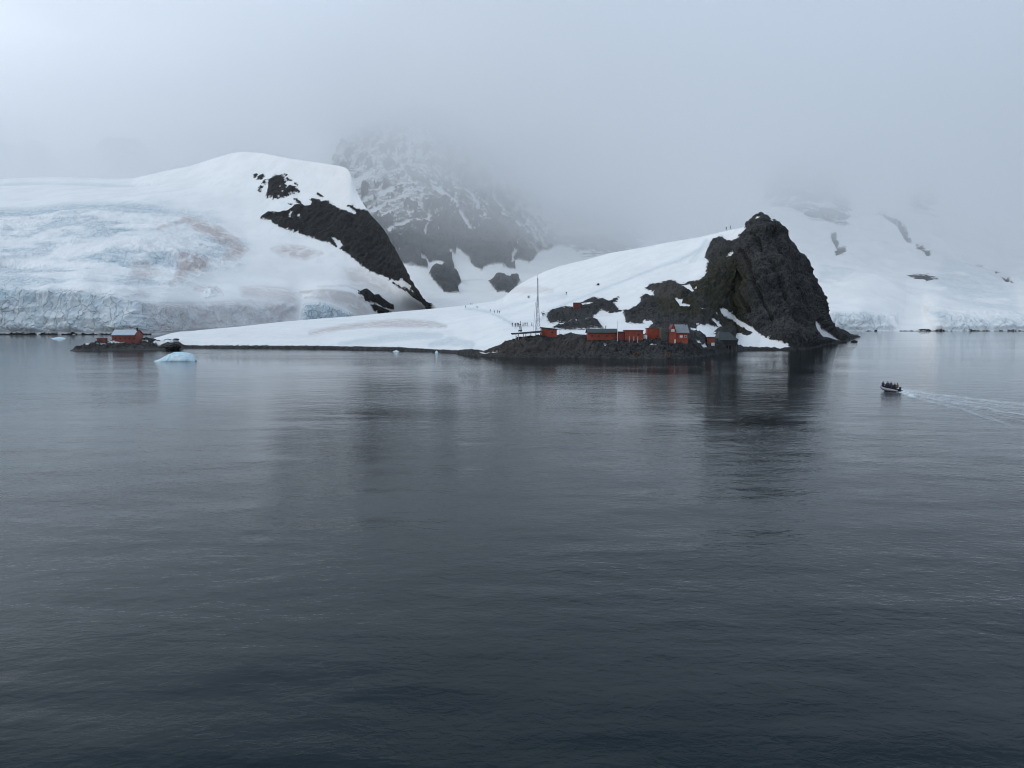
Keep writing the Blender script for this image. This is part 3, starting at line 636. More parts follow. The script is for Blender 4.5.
def mid_masks(PX, PY, P):
    main = [(400,80),(470,80),(498,150),(520,180),(545,205),(600,215),(600,242),(556,248),(540,254),(528,266),(520,262),(515,262),(517,269.5),(510,269),(503,268),(497,266),(490,265.5),(484,268.5),(482,271.5),(477,269.5),(471,264.5),(468,258),(461,251),(456.5,247.5),(455,255),(448,249),(450,256),(454,267),(454,275),(457,278),(462,282),(460,285.5),(458,287.5),(460,294.7),(450,293),(444,292.5),(434,282),(428,275),(431,270.7),(440,270),(446,266.5),(441,262.5),(436,261.5),(428.5,264.5),(428,268.8),(420,268),(415,266.5),(408,266),(380,262),(345,240),(330,205),(326,178),(336,150),(358,122)]
    low = [(487,280.5),(490,281),(495,277.5),(503,277),(512,281),(514,278),(518,277.5),(521.5,281),(510.5,295.3),(505,291),(500,291),(497,292.3),(492,287)]
    rock = np.minimum(union(PX, PY, [main, low]), 1.9)
    # ledges and gullies that hold snow
    st = [[(430,180,.5),(440,191,1.0),(452,202,1.4),(459,213,1.6),(474,232,1.0)],[(452,202,.6),(458,192,.4)],[(468,190,.5),(476,203,.9),(488,222,.6)],[(476,203,.5),(470,210,.4)],
          [(338,212,1.4),(365,199,1.2),(385,193,.9),(402,184,.7)],[(372,212,.9),(390,203,1.5),(404,196,1.4),(412,203,1.6),(421,208,1.0)],[(386,235,1.6),(395,227,1.2),(412,222,1.0),(430,222,1.0),(427,214,.7)],
          [(478,240,.5),(494,253,.9)],[(494,263,.5),(505,261,.6)],[(420,258,.6),(428,263,1.4)],[(402,253,.5),(412,244,.4)],[(350,190,3),(362,178,3),(375,172,1.6)],[(400,165,.8),(412,182,.6)],[(395,158,1.2),(405,146,1.2)],
          [(500,215,.7),(518,225,1),(535,228,.6)],[(490,195,.6),(505,214,.8)],[(512,262,1.2),(516,240,.8)],[(525,195,.7),(540,215,.6)],[(424,236,.4),(428,226,.8)],[(436,232,.3),(438,229,.7)]]
    wx = 2.6 * fbm(P, 42, 4, 0.6, off=41.0); wy = 2.6 * fbm(P, 42, 4, 0.6, off=43.0); wv = fbm(P, 25, 3, 0.6, off=45.0)
    sd = np.full(PX.shape, -99.0)
    for l in st:
        sd = np.maximum(sd, line_d(PX + wx, PY + wy, l) + 0.5 * wv)
    mott = fbm(P, 60, 4, 0.6, ridged=True, stretch=(1, 0.6, 0.8))
    # the upper left face is half snow
    ul = sstep(union(PX, PY, [[(335,120),(440,120),(425,175),(428,215),(400,235),(360,235),(335,205)]], 20), -10, 12)
    fr = sstep(PX, 500, 545)
    streak = fbm(P, 34, 4, 0.6, ridged=True, stretch=(1.0, 0.15, 0.45), off=4.0)
    hgt = sstep(PY, 262, 190)
    q1 = P[..., 2] / 27 - P[..., 0] / 75 + 1.1 * fbm(P, 90, 5, 0.65, off=31.0); f1 = np.abs((q1 - np.floor(q1)) - 0.5) * 2
    q2 = P[..., 0] / 46 + P[..., 2] / 56 + 0.9 * fbm(P, 80, 5, 0.65, off=33.0); f2 = np.abs((q2 - np.floor(q2)) - 0.5) * 2
    rock = rock - 2.2 * ul * sstep(f1, 0.68, 1.0) - 2.4 * (1 - ul) * sstep(f2, 0.82, 1.0) * sstep(PY, 258, 215) - 0.3 * ul * sstep(mott, 0.3, 0.9) - 1.2 * fr * sstep(mott, 0.1, 0.8) - 1.6 * sstep(streak, 0.7, 1.1) * (0.35 + 0.65 * hgt)
    fr2 = sstep(PX, 545, 585)
    rock = rock * (1 - fr2) + fr2 * (-0.2 + 2.6 * np.clip(mott - 0.25, -1, 1) - 3.0 * sstep(PY, 240, 262) - 3.0 * sstep(PX, 620, 660))
    rock = np.minimum(rock, -sd * 1.6 - 0.6)
    zz = np.zeros(PX.shape)
    ice = 0.35 * sstep(line_d(PX, PY, [(455,281,.3),(470,279.5,.4),(486,279.5,.3)]), -0.8, 0.2)
    return rock, zz, ice

def mid_relief(PX, PY, P, rm):
    return rm * (2 + 14 * fbm(P, 170, 5, 0.55, ridged=True, stretch=(1.0, 0.8, 0.55)) + 34 * facets(P, 95, 7) + 14 * facets(P, 36, 8)) + (1 - rm) * 5 * fbm(P, 130, 3, 0.5)

mm = terrain_mat('mountain_snow_and_rock', 0.045, 1.15, (0.012, 0.013, 0.015), (0.030, 0.030, 0.032), 0.022, 8.0, edge_stretch=(0.8, 1.0, 1.4))
build_mountain('middle_mountain', 300, 860, 860,
    [([(300,330),(860,330)], [(300,1250),(860,1300)]),
     ([(300,312),(440,309),(520,300),(700,300),(860,300)], [(300,1350),(440,1330),(520,1500),(860,1500)]),
     ([(300,285),(420,284),(470,283),(520,283),(600,270),(700,275),(860,280)], [(300,1700),(420,1650),(500,1800),(600,2000),(860,2000)]),
     ([(300,240),(420,238),(500,240),(560,248),(620,252),(700,258),(860,262)], [(300,2100),(420,2050),(500,2300),(560,3000),(860,3100)]),
     ([(300,190),(350,175),(420,172),(470,185),(520,205),(560,222),(620,230),(700,236),(860,240)], [(300,2500),(420,2400),(500,2700),(560,3700),(860,3800)]),
     ([(300,160),(340,142),(380,122),(420,104),(445,110),(465,128),(490,155),(520,178),(545,190),(570,196),(600,200),(630,203),(660,206),(700,205),(760,200),(860,210)], [(300,3000),(420,2900),(500,3300),(560,4300),(860,4400)])],
    [10, 40, 70, 70, 60], mid_masks, mid_relief, mm)

# ------------------------------------------------------------------ the snow range on the right
def right_masks(PX, PY, P):
    pol = [[(907.5,281.5),(912,280.3),(918,281),(926,283),(935.5,287),(932,290),(925,291.3),(917,287)],[(910.5,254.8),(914,253.5),(918.7,254),(925.5,261.5),(926.3,268),(921,264),(916,260.5)],
           [(877,223.5),(884,223),(892,228),(900,235),(905,242),(909,251),(904,250),(895,238),(884,230)],[(974,269.7),(979,271),(985,275.5),(983,278),(977,274.5)],[(987,279),(992,280),(1003,287),(1011,297),(1004,295),(997,290),(989,284.5)],
           [(829,240),(834,239),(838,249),(836,258),(831,252)],[(833.5,257.5),(838,254.5),(844.5,254.5),(845,258.5),(835,260)],[(880,252),(884,251),(884,254),(881,254)]]
    rock = union(PX, PY, pol)
    rock = rock - 0.35 * (1 - sstep(PY, 238, 268)) - 0.2 * sstep(PX, 700, 720) * (1 - sstep(PX, 850, 870))
    up = sstep(union(PX, PY, [[(765,170),(800,165),(830,185),(850,215),(846,236),(830,232),(810,232),(785,215),(765,215)], [(580,195),(640,190),(660,215),(640,240),(600,245),(575,235)],[(900,195),(935,200),(930,225),(905,220)]], 20), -10, 10)
    mott = fbm(P, 90, 4, 0.6, ridged=True, stretch=(1, 0.7, 0.7))
    up = np.clip(up + 0.5 * fbm(P, 110, 4, 0.6, off=11.0), 0, 1) * sstep(up, 0.0, 0.5)
    rock = np.maximum(rock, -4 + up * (2.0 + 3.8 * np.clip(mott + 0.25 * fbm(P, 30, 3, 0.6), -1, 1)))
    rock = np.maximum(rock, union(PX, PY, [[(900,330.8),(1120,330.8),(1120,333),(900,333)], [(864,330.5),(876,330.4),(876,333),(864,333)], [(918,329.4),(921,328.9),(927,329.0),(929,329.8),(919,330)]]))
    ice = 0.5 * sstep(union(PX, PY, [[(820,318),(840,314),(862,314),(880,318),(892,326),(897,333),(815,333)], [(925,312),(940,314),(960,318),(985,320),(1000,318),(1120,318),(1120,333),(938,333),(945,326),(932,318)]], 8), -1.5, 3)
    cre = fbm(P, 70, 4, 0.6, ridged=True, stretch=(0.8, 0.5, 1))
    bl = sstep(union(PX, PY, [[(940,268),(1010,300),(1020,318),(980,312),(930,300)], [(820,282),(870,284),(870,290),(820,290)]], 12), -6, 5)
    ice = np.maximum(ice, 0.35 * bl * sstep(cre, 0.2, 0.9))
    return rock, np.zeros(PX.shape), ice

def right_relief(PX, PY, P, rm):
    icez = sstep(union(PX, PY, [[(815,314),(895,316),(898,334),(815,334)], [(925,312),(1120,315),(1120,334),(935,334)]], 8), -2, 2) * sstep(P[..., 2], 0.5, 5)
    soft = 20 * fbm(P, 300, 4, 0.5, ridged=True, stretch=(1, 0.5, 0.6)) + 4.0 * fbm(P, 90, 3, 0.55, ridged=True, stretch=(0.6, 0.6, 1))
    return rm * sstep(P[..., 2], 6, 30) * (5 + 7 * fbm(P, 60, 4, 0.55, ridged=True)) + (1 - rm) * soft * sstep(P[..., 2], 10, 70) + icez * 2.6 * fbm(P, 38, 4, 0.62, ridged=True)

rm_ = terrain_mat('snow_range_snow_and_rock', 0.11, 4.2, (0.010, 0.011, 0.012), (0.022, 0.022, 0.024), 0.03, 6.0)
build_mountain('snow_range_hills', 682, 1160, 760,
    [([(682,331.2),(1160,331.0)], [(682,1045),(1160,1055)]),
     ([(682,325),(760,318),(820,317),(860,315),(890,323),(905,328),(925,327),(935,318),(960,319),(1000,320),(1160,318)], [(682,1060),(820,1060),(900,1070),(1160,1075)]),
     ([(682,322),(720,302),(760,292),(800,290),(860,290),(930,293),(1000,300),(1160,302)], [(682,1300),(760,1450),(860,1480),(1160,1450)]),
     ([(682,318),(720,278),(760,256),(800,245),(860,245),(920,255),(1000,280),(1160,284)], [(682,1500),(760,2000),(860,2150),(1000,2000),(1160,1900)]),
     ([(682,314),(720,258),(745,232),(760,218),(800,205),(850,215),(900,205),(950,225),(1000,250),(1160,258)], [(682,1700),(760,2600),(860,2800),(1000,2600),(1160,2500)]),
     ([(682,310),(700,275),(720,240),(740,212),(775,170),(795,160),(820,170),(850,190),(880,185),(910,165),(940,185),(1000,225),(1160,240)], [(682,1900),(760,3200),(860,3500),(1160,3200)])],
    [22, 60, 60, 50, 40], right_masks, right_relief, rm_)

# ------------------------------------------------------------------ faint peaks behind the glacier
def far_masks(PX, PY, P):
    mott = fbm(P, 120, 4, 0.6, ridged=True)
    up = sstep(union(PX, PY, [[(30,150),(46,152),(58,165),(60,178),(20,178)], [(95,145),(125,130),(145,145),(155,178),(110,178)], [(-80,140),(0,140),(0,178),(-80,178)]], 10), -5, 4) * 0.72
    return -4 + 6.5 * up * sstep(mott, 0.0, 0.8), np.zeros(PX.shape), np.zeros(PX.shape)
build_mountain('far_mountains', -160, 330, 260,
    [([(-160,325),(330,325)], [(-160,2900),(330,2900)]), ([(-160,190),(330,190)], [(-160,3300),(330,3300)]),
     ([(-160,140),(-40,130),(10,150),(38,146),(60,165),(85,160),(105,148),(125,141),(148,150),(165,165),(200,172),(260,172),(330,172)], [(-160,3900),(330,3900)])],
    [30, 80], far_masks, lambda PX, PY, P, rm: 25 * fbm(P, 260, 4, 0.55, ridged=True), mm)

# ------------------------------------------------------------------ builders for things
def link(name, me, parent=None):
    o = bpy.data.objects.new(name, me)
    col.objects.link(o)
    if parent:
        o.parent = parent
    return o

def thing(name, label, cat, loc, rz=0.0, group=None):
    o = bpy.data.objects.new(name, None)
    o.empty_display_size = 0.5
    col.objects.link(o)
    o.location = loc
    o.rotation_euler = (0, 0, rz)
    tag(o, label, cat, group)
    return o

def tag(o, label, cat, group=None):
    o['label'] = label
    o['category'] = cat
    if group:
        o['group'] = group
    return o

def copy_tree(o, parent=None):
    c = o.copy()
    col.objects.link(c)
    if parent:
        c.parent = parent
    for ch in list(o.children):
        copy_tree(ch, c)
    return c

class MB:
    """collects solids for ONE mesh"""
    def __init__(s):
        s.bm = bmesh.new()
    def box(s, x0, x1, y0, y1, z0, z1, bevel=0.0):
        r = bmesh.ops.create_cube(s.bm, size=1.0)
        for v in r['verts']:
            v.co = Vector((x0 + (v.co.x + .5) * (x1 - x0), y0 + (v.co.y + .5) * (y1 - y0), z0 + (v.co.z + .5) * (z1 - z0)))
        if bevel:
            es = list({e for v in r['verts'] for e in v.link_edges})
            bmesh.ops.bevel(s.bm, geom=es, offset=bevel, segments=1, affect='EDGES')
        return s
    def prism(s, pts, y0, y1):
        """outline in x,z pushed from y0 to y1"""
        a = [s.bm.verts.new((x, y0, z)) for x, z in pts]
        b = [s.bm.verts.new((x, y1, z)) for x, z in pts]
        s.bm.faces.new(a); s.bm.faces.new(b[::-1])
        n = len(pts)
        for i in range(n):
            s.bm.faces.new((a[i], b[i], b[(i+1) % n], a[(i+1) % n]))
        return s
    def prism_x(s, pts, x0, x1):
        """outline in y,z pushed from x0 to x1"""
        a = [s.bm.verts.new((x0, y, z)) for y, z in pts]
        b = [s.bm.verts.new((x1, y, z)) for y, z in pts]
        s.bm.faces.new(a); s.bm.faces.new(b[::-1])
        n = len(pts)
        for i in range(n):
            s.bm.faces.new((a[i], b[i], b[(i+1) % n], a[(i+1) % n]))
        return s
    def tube(s, p, q, r0, r1=None, seg=8):
        p, q = Vector(p), Vector(q)
        r1 = r0 if r1 is None else r1
        d = (q - p)
        rot = d.to_track_quat('Z', 'Y').to_matrix().to_4x4()
        m = Matrix.Translation((p + q) / 2) @ rot
        bmesh.ops.create_cone(s.bm, cap_ends=True, segments=seg, radius1=r0, radius2=r1, depth=d.length, matrix=m)
        return s
    def ball(s, c, rx, ry, rz, sub=2):
        r = bmesh.ops.create_icosphere(s.bm, subdivisions=sub, radius=1.0)
        for v in r['verts']:
            v.co = Vector((c[0] + v.co.x * rx, c[1] + v.co.y * ry, c[2] + v.co.z * rz))
        return s
    def build(s, name, mat, parent=None, smooth=False):
        bmesh.ops.recalc_face_normals(s.bm, faces=s.bm.faces)
        me = bpy.data.meshes.new(name)
        s.bm.to_mesh(me); s.bm.free()
        me.materials.append(mat)
        if smooth:
            for p in me.polygons:
                p.use_smooth = True
        return link(name, me, parent)

def window(parent, x, y, z, w, h, frame='white', pane='glass', name='window'):
    """a framed window standing proud of a wall that faces -y; x, z is its middle"""
    f = MB()
    t = 0.09
    f.box(x - w/2, x + w/2, y - 0.06, y + 0.02, z + h/2 - t, z + h/2).box(x - w/2, x + w/2, y - 0.06, y + 0.02, z - h/2, z - h/2 + t)
    f.box(x - w/2, x - w/2 + t, y - 0.06, y + 0.02, z - h/2 + t, z + h/2 - t).box(x + w/2 - t, x + w/2, y - 0.06, y + 0.02, z - h/2 + t, z + h/2 - t)
    fo = f.build(name, M[frame], parent)
    MB().box(x - w/2 + t, x + w/2 - t, y - 0.03, y + 0.015, z - h/2 + t, z + h/2 - t).build('pane', M[pane], fo)
    return fo

def door(parent, x, y, z0, w=0.85, h=1.95, mat='white'):
    d = MB().box(x - w/2, x + w/2, y - 0.06, y + 0.02, z0, z0 + h, 0.02).build('door', M[mat], parent)
    MB().ball((x + w*0.35, y - 0.09, z0 + h*0.48), 0.04, 0.04, 0.04, 1).build('handle', M['dark_steel'], d)

def span(px0, px1, py, Y):
    """width in metres and the middle point"""
    a, b = at(px0, py, Y), at(px1, py, Y)
    return float(b[0] - a[0])

def flat_hut(label, px0, px1, py_base, py_top, depth, wall, roof, rz=0.0, roof_h=0.35, slope=0.0, overhang=0.25, plinth=2.5, name='red_hut', group=None, wins=(), dr=None, inset=0.0, frame='dull_red', Yabs=None):
    Y = Yabs or ground((px0 + px1) / 2, py_base).y
    wd = span(px0, px1, py_base, Y)
    c = at((px0 + px1) / 2, py_base, Y)
    H = (py_base - py_top) * Y / F
    t = thing(name, label, 'hut', (c[0], Y, c[2]), rz, group)
    h = H - roof_h
    MB().prism([(-wd/2, 0), (wd/2, 0), (wd/2, h - slope), (-wd/2, h)], 0, depth).build('wall', M[wall], t)
    o = overhang
    e = slope / wd * o
    MB().prism([(-wd/2 - o, h + 0.004 + e), (wd/2 + o, h - slope + 0.004 - e), (wd/2 + o, h - slope + roof_h - e), (-wd/2 - o, h + roof_h + e)], -o, depth + o).build('roof', M[roof], t)
    MB().box(-wd/2 + 0.15 + inset, wd/2 - 0.15 - inset, 0.15, depth - 0.15, -plinth, -0.004).build('foundation', M['stone'], t)
    for (fx, fz, ww, hh) in wins:
        window(t, fx * wd, 0, fz * h, ww, hh, frame)
    if dr is not None:
        door(t, dr * wd, 0, 0.02)
    return t, wd, h, Y

# ------------------------------------------------------------------ the red station on the shore rock
# wide-shouldered hut at the left end, on a narrower red base
t, wd, h, Y = flat_hut('red hut with dark flat roof tapering to a narrower base, beside the lattice mast', 541.8, 556.8, 337.0, 327.2, 4.0, 'bright_red', 'dark_roof', 0.06, 0.45, 0.55, 0.25, 0.2, wins=((0.2, 0.55, 0.8, 0.6),))
MB().prism([(-wd*0.30, -2.6), (wd*0.38, -2.6), (wd*0.46, -0.01), (-wd*0.44, -0.01)], 0.3, 3.6).build('base', M['dull_red'], t)

# the long barrack: pitched dark roof whose long side faces the water
def long_house(label, px0, px1, py_base, py_eave, py_ridge, depth, wall, roof, rz=0.0, name='red_building', wins=(), doors=(), group=None, frame='white'):
    g = ground((px0 + px1) / 2, py_base)
    Y = g.y
    wd = span(px0, px1, py_base, Y)
    c = at((px0 + px1) / 2, py_base, Y)
    h = (py_base - py_eave) * Y / F
    hr = (py_base - py_ridge) * Y / F
    t = thing(name, label, 'building', (c[0], Y, c[2]), rz, group)
    MB().prism_x([(0, 0), (depth, 0), (depth, h), (depth/2, hr - 0.15), (0, h)], -wd/2, wd/2).build('wall', M[wall], t)
    o = 0.35
    k = (hr - h) / (depth / 2)
    MB().prism_x([(-o, h - k*o + 0.02), (depth/2, hr - 0.12), (depth + o, h - k*o + 0.02), (depth + o, h - k*o + 0.2), (depth/2, hr + 0.08), (-o, h - k*o + 0.2)], -wd/2 - o, wd/2 + o).build('roof', M[roof], t)
    MB().box(-wd/2 + 0.1, wd/2 - 0.1, 0.1, depth - 0.1, -2.0, -0.004).build('foundation', M['stone'], t)
    for (fx, fz, ww, hh) in wins:
        window(t, fx * wd, 0, fz * h, ww, hh, frame)
    for fx in doors:
        door(t, fx * wd, 0, 0.02)
    return t, wd, h, Y

long_house('long low red building with dark green-grey pitched roof, the widest of the station', 588, 616.8, 340.0, 332.6, 329.0, 5.0, 'red', 'dark_roof', 0.02, wins=((-0.36, .55, .7, .6), (-0.12, .55, .7, .6), (0.14, .55, .7, .6), (0.36, .55, .7, .6)), frame='dull_red')
for o_ in [bpy.data.objects['red_building']]:
    for fx in (-3.2, 1.6):
        MB().tube((fx, 3.4, 2.6), (fx, 3.4, 4.9), 0.13).build('stove_pipe', M['dark_steel'], o_)
t, wd, h, Y = flat_hut('low dark red annex between the long red building and the flat-roofed red shed', 617.8, 624.6, 340.2, 331.6, 4.5, 'dull_red', 'dark_roof', 0.02, 0.3, 0.0, 0.1, name='red_annex')
t, wd, h, Y = flat_hut('flat-roofed red shed with white posts along its front, right of the dark annex', 625.0, 643.0, 340.3, 330.1, 4.5, 'red', 'dull_red', 0.0, 0.25, 0.0, 0.15, name='red_shed', wins=((0.25, .6, .8, .6),))
for fx in (-0.28, -0.02, 0.2):
    MB().tube((fx * wd, -0.45, -1.2), (fx * wd, -0.45, 1.35), 0.09).build('post', M['white'], t)
t, wd, h, Y = flat_hut('tall square red hut on dark plinth left of the grey pole frame', 647.2, 660.2, 339.3, 328.0, 5.0, 'bright_red', 'dull_red', -0.05, 0.3, 0.2, 0.12, name='red_hut', wins=((0.28, .3, .55, .45),))
MB().box(-wd/2 - 0.2, wd/2 + 0.2, -0.3, 0.1, -0.75, -0.02).build('sill', M['dark_timber'], t)

# gabled two-storey house
def gable_house():
    px0, px1, pyb = 669.2, 688.0, 343.4
    g = ground(678, 342.5)
    Y = g.y
    s = Y / F
    wd = (px1 - px0) * s
    c = at((px0 + px1) / 2, pyb, Y)
    t = thing('red_house', 'red gabled house with pale grey sheet roof, tallest of the shore station', 'house', (c[0], Y, c[2]), 0.0)
    he, hr, dp = 11.2 * s, 18.6 * s, 6.4
    xg = -wd/2 + wd*0.36
    # the end gable stands at the left and looks toward the water; the long side with its roof runs to the right
    MB().prism_x([(0, 0), (dp, 0), (dp, he), (dp/2, hr - 0.12), (0, he)], xg, wd/2).build('wall', M['bright_red'], t)
    xm = (-wd/2 + xg) / 2
    MB().prism([(-wd/2, 0), (xg - 0.01, 0), (xg - 0.01, he*1.02), (xm + 0.1, hr*0.99), (-wd/2, he*1.0)], -0.35, dp*0.7).build('gable_wing', M['bright_red'], t)
    k = (hr - he) / (dp / 2)
    o = 0.4
    MB().prism_x([(-o, he - k*o + 0.01), (dp/2, hr - 0.1), (dp + o, he - k*o + 0.01), (dp + o, he - k*o + 0.2), (dp/2, hr + 0.1), (-o, he - k*o + 0.2)], xg + 0.004, wd/2 + 0.35).build('roof', M['grey_roof'], t)
    MB().prism([(-wd/2 - 0.2, he*1.0 - 0.15), (xm + 0.1, hr*0.99 + 0.01), (xg + 0.0, he*1.02 - 0.05), (xg + 0.0, he*1.02 + 0.12), (xm + 0.1, hr*0.99 + 0.18), (-wd/2 - 0.2, he + 0.02)], -0.5, dp*0.72).build('gable_roof', M['dull_red'], t)
    MB().box(-wd/2 + 0.1, wd/2 - 0.1, -0.2, dp - 0.1, -2.0, -0.004).build('foundation', M['stone'], t)
    window(t, xm - 0.1, -0.35, he*1.16, 1.25, 0.85, pane='white')
    window(t, wd*0.13, 0, he*0.62, 1.0, 0.8, pane='white')
    window(t, wd*0.36, 0, he*0.62, 0.8, 0.7)
    door(t, xm + 0.75, -0.35, 0.02, 0.5, 1.35)
    MB().box(wd*0.42, wd*0.42 + 0.5, dp/2 - 0.3, dp/2 + 0.3, hr - 0.3, hr + 0.5).build('chimney', M['dull_red'], t)
gable_house()

# small shed to the right and the dark boathouse on piles
t, wd, h, Y = flat_hut('small square red shed by the snow patch, left of the dark boathouse', 707.2, 714.9, 344.2, 337.0, 2.4, 'brown_red', 'dull_red', 0.05, 0.2, 0.0, 0.1, name='red_shed', Yabs=ground(711, 350).y - 1.0)
MB().box(0.02*wd, 0.42*wd, -0.35, -0.07, -0.6, 0.55).build('box', M['white'], t)

def boathouse():
    px0, px1, pyb = 718.2, 736.6, 344.8
    g = ground(724, 347.5)
    Y = g.y - 0.5
    s = Y / F
    wd = (px1 - px0) * s
    c = at((px0 + px1) / 2, pyb, Y)
    t = thing('boathouse', 'dark boathouse with broad sloping roof standing on pale piles at the water', 'boathouse', (c[0], Y, c[2]), 0.0)
    he = 4.6 * s
    hr = 13.0 * s
    dp = 7.5
    MB().box(-wd/2, wd/2, 0, dp, 0, he).build('wall', M['dark_timber'], t)
    # hipped roof that leans back from the water
    bm = MB()
    o = 0.25
    b0 = [(-wd/2 - o, -o, he + .005), (wd/2 + o, -o, he + .005), (wd/2 + o, dp + o, he + .005), (-wd/2 - o, dp + o, he + .005)]
    tp = [(-wd*0.30, dp*0.5, hr), (wd*0.24, dp*0.5, hr*0.97), (wd*0.24, dp*0.8, hr*0.97), (-wd*0.30, dp*0.8, hr)]
    va = [bm.bm.verts.new(v) for v in b0]; vb = [bm.bm.verts.new(v) for v in tp]
    bm.bm.faces.new(va[::-1]); bm.bm.faces.new(vb)
    for i in range(4):
        bm.bm.faces.new((va[i], va[(i+1) % 4], vb[(i+1) % 4], vb[i]))
    bm.build('roof', M['dark_roof'], t)
    MB().box(-wd/2 - 0.5, wd/2 + 0.15, -0.9, dp, -0.3, -0.01).build('deck', M['dark_timber'], t)
    for i, fx in enumerate((-0.45, -0.12, 0.02, 0.2, 0.45)):
        MB().tube((fx * wd, -0.7, -4.2), (fx * wd + 0.12, -0.7, -0.31), 0.13).build('pile', M['timber'], t)
    for fx in (-0.45, 0.0, 0.45):
        MB().tube((fx * wd, dp * 0.6, -4.2), (fx * wd, dp * 0.6, -0.31), 0.13).build('pile', M['timber'], t)
boathouse()

# small dark red refuge on the outcrop
t, wd, h, Y = flat_hut('small dark red refuge hut perched on the upper rock outcrop', 574.0, 580.6, 308.6, 302.6, 3.0, 'dull_red', 'dull_red', 0.1, 0.25, 0.0, 0.12, name='refuge_hut', plinth=1.5, wins=((0.05, .5, .6, .5),))
MB().box(wd/2 + 0.1, wd/2 + 3.0, 0.1, 2.6, h - 0.05, h + 0.2).build('lean_to_roof', M['dull_red'], t)
for px in (0.4, 2.8):
    MB().tube((wd/2 + px, 0.3, -1.6), (wd/2 + px, 0.3, h - 0.051), 0.08).build('post', M['dark_timber'], t)

# grey weathered pole frame between the hut and the gabled house
def pole_frame():
    g = ground(665, 341)
    Y = g.y
    s = Y / F
    c = at(665, 342, Y)
    t = thing('antenna_frame', 'grey weathered timber frame with thin poles beside the gabled house', 'frame', (c[0], Y, c[2]), 0.0)
    MB().box(-1.45, 1.35, 0.3, 2.6, -1.5, 4.6).build('timber_screen', M['timber'], t)
    for x, hh in ((-1.2, 6.4), (-0.3, 5.6), (0.5, 5.9), (1.3, 7.2)):
        MB().tube((x, -0.1, -1.0), (x, -0.1, hh), 0.08, 0.05).build('pole', M['timber'], t)
    for z in (1.6, 3.4):
        MB().box(-1.4, 1.4, -0.18, -0.04, z, z + 0.14).build('rail', M['timber'], t)
pole_frame()

def flag_pole(px, py_b, py_t, label, r=0.09, mat='white', name='pole'):
    g = ground(px, py_b)
    c = at(px, py_b, g.y - 0.6)
    hh = (py_b - py_t) * g.y / F
    t = thing(name, label, 'pole', (c[0], g.y - 0.6, c[2]))
    MB().tube((0, 0, -0.6), (0, 0, hh), r, r * 0.6).build('shaft', M[mat], t)
    MB().ball((0, 0, hh + r), r * 1.3, r * 1.3, r * 1.3, 1).build('cap', M[mat], t)
    MB().box(-0.22, 0.22, -0.22, 0.22, -0.7, 0.12).build('base', M['stone'], t)
flag_pole(617.4, 341.5, 321.5, 'tall pale pole standing in front of the long red building')
flag_pole(696.6, 333.5, 326.0, 'thin dark post in the snow patch right of the grey-roofed house', 0.07, 'dark_timber', 'post')
flag_pole(559.8, 338.5, 331.5, 'short dark post just right of the hut with the narrower base', 0.06, 'dark_timber', 'post')

# white tank
def tank():
    g = ground(645.2, 340.5)
    Y = g.y - 0.8
    c = at(645.2, 340.5, Y)
    t = thing('storage_tank', 'white upright tank between two red huts', 'tank', (c[0], Y, c[2]))
    MB().tube((0, 0, -1.0), (0, 0, 1.75), 0.68, 0.68, 20).build('body', M['white'], t, True)
    MB().tube((0, 0, 1.752), (0, 0, 1.95), 0.66, 0.15, 20).build('lid', M['white'], t)
    MB().tube((0.1, -0.2, 1.9), (0.1, -0.2, 2.6), 0.07).build('vent_pipe', M['rust'], t)
tank()

# fuel drums and the ring on the shore rock
def drum(px, py, lie, label):
    g = ground(px, py)
    t = thing('fuel_drum', label, 'drum', (g.x, g.y - 0.35, g.z + (0.32 if lie else 0.0)), random.uniform(0, 3), 'rusty drums on the shore')
    if lie:
        t.rotation_euler = (R(90), 0, random.uniform(-.6, .6))
    MB().tube((0, 0, -0.45), (0, 0, 0.45), 0.36, 0.36, 14).build('body', M['rust'], t)
    m = MB()
    for z in (-0.44, -0.15, 0.15, 0.44):
        m.tube((0, 0, z - 0.03), (0, 0, z + 0.03), 0.39, 0.39, 14)
    m.build('hoop', M['rust'], t)
drum(634.5, 355.2, False, 'rusty drum standing at the waterline, left of its pair')
drum(638.6, 354.3, True, 'rusty drum lying at the waterline, right of its pair')
drum(592.5, 341.6, False, 'rusty drum against the left end of the long red building')
drum(693.0, 345.5, True, 'rusty drum lying on rock right of the gabled house')

def ring():
    g = ground(667, 356)
    t = thing('mooring_ring', 'rusty orange ring lying upright on the shore rock at the waterline', 'ring', (g.x, g.y - 0.8, g.z + 0.35), 0.0)
    t.rotation_euler = (R(75), 0, 0)
    m = MB()
    n, k = 24, 8
    vs = [[m.bm.verts.new(((0.72 + 0.17 * math.cos(b)) * math.cos(a), (0.72 + 0.17 * math.cos(b)) * math.sin(a), 0.17 * math.sin(b))) for b in [2 * math.pi * j / k for j in range(k)]] for a in [2 * math.pi * i / n for i in range(n)]]
    for i in range(n):
        for j in range(k):
            m.bm.faces.new((vs[i][j], vs[(i+1) % n][j], vs[(i+1) % n][(j+1) % k], vs[i][(j+1) % k]))
    m.build('hoop', M['rust'], t, True)
    MB().box(-0.12, 0.12, -1.05, -0.75, -0.12, 0.12).build('shackle', M['dark_steel'], t)
ring()

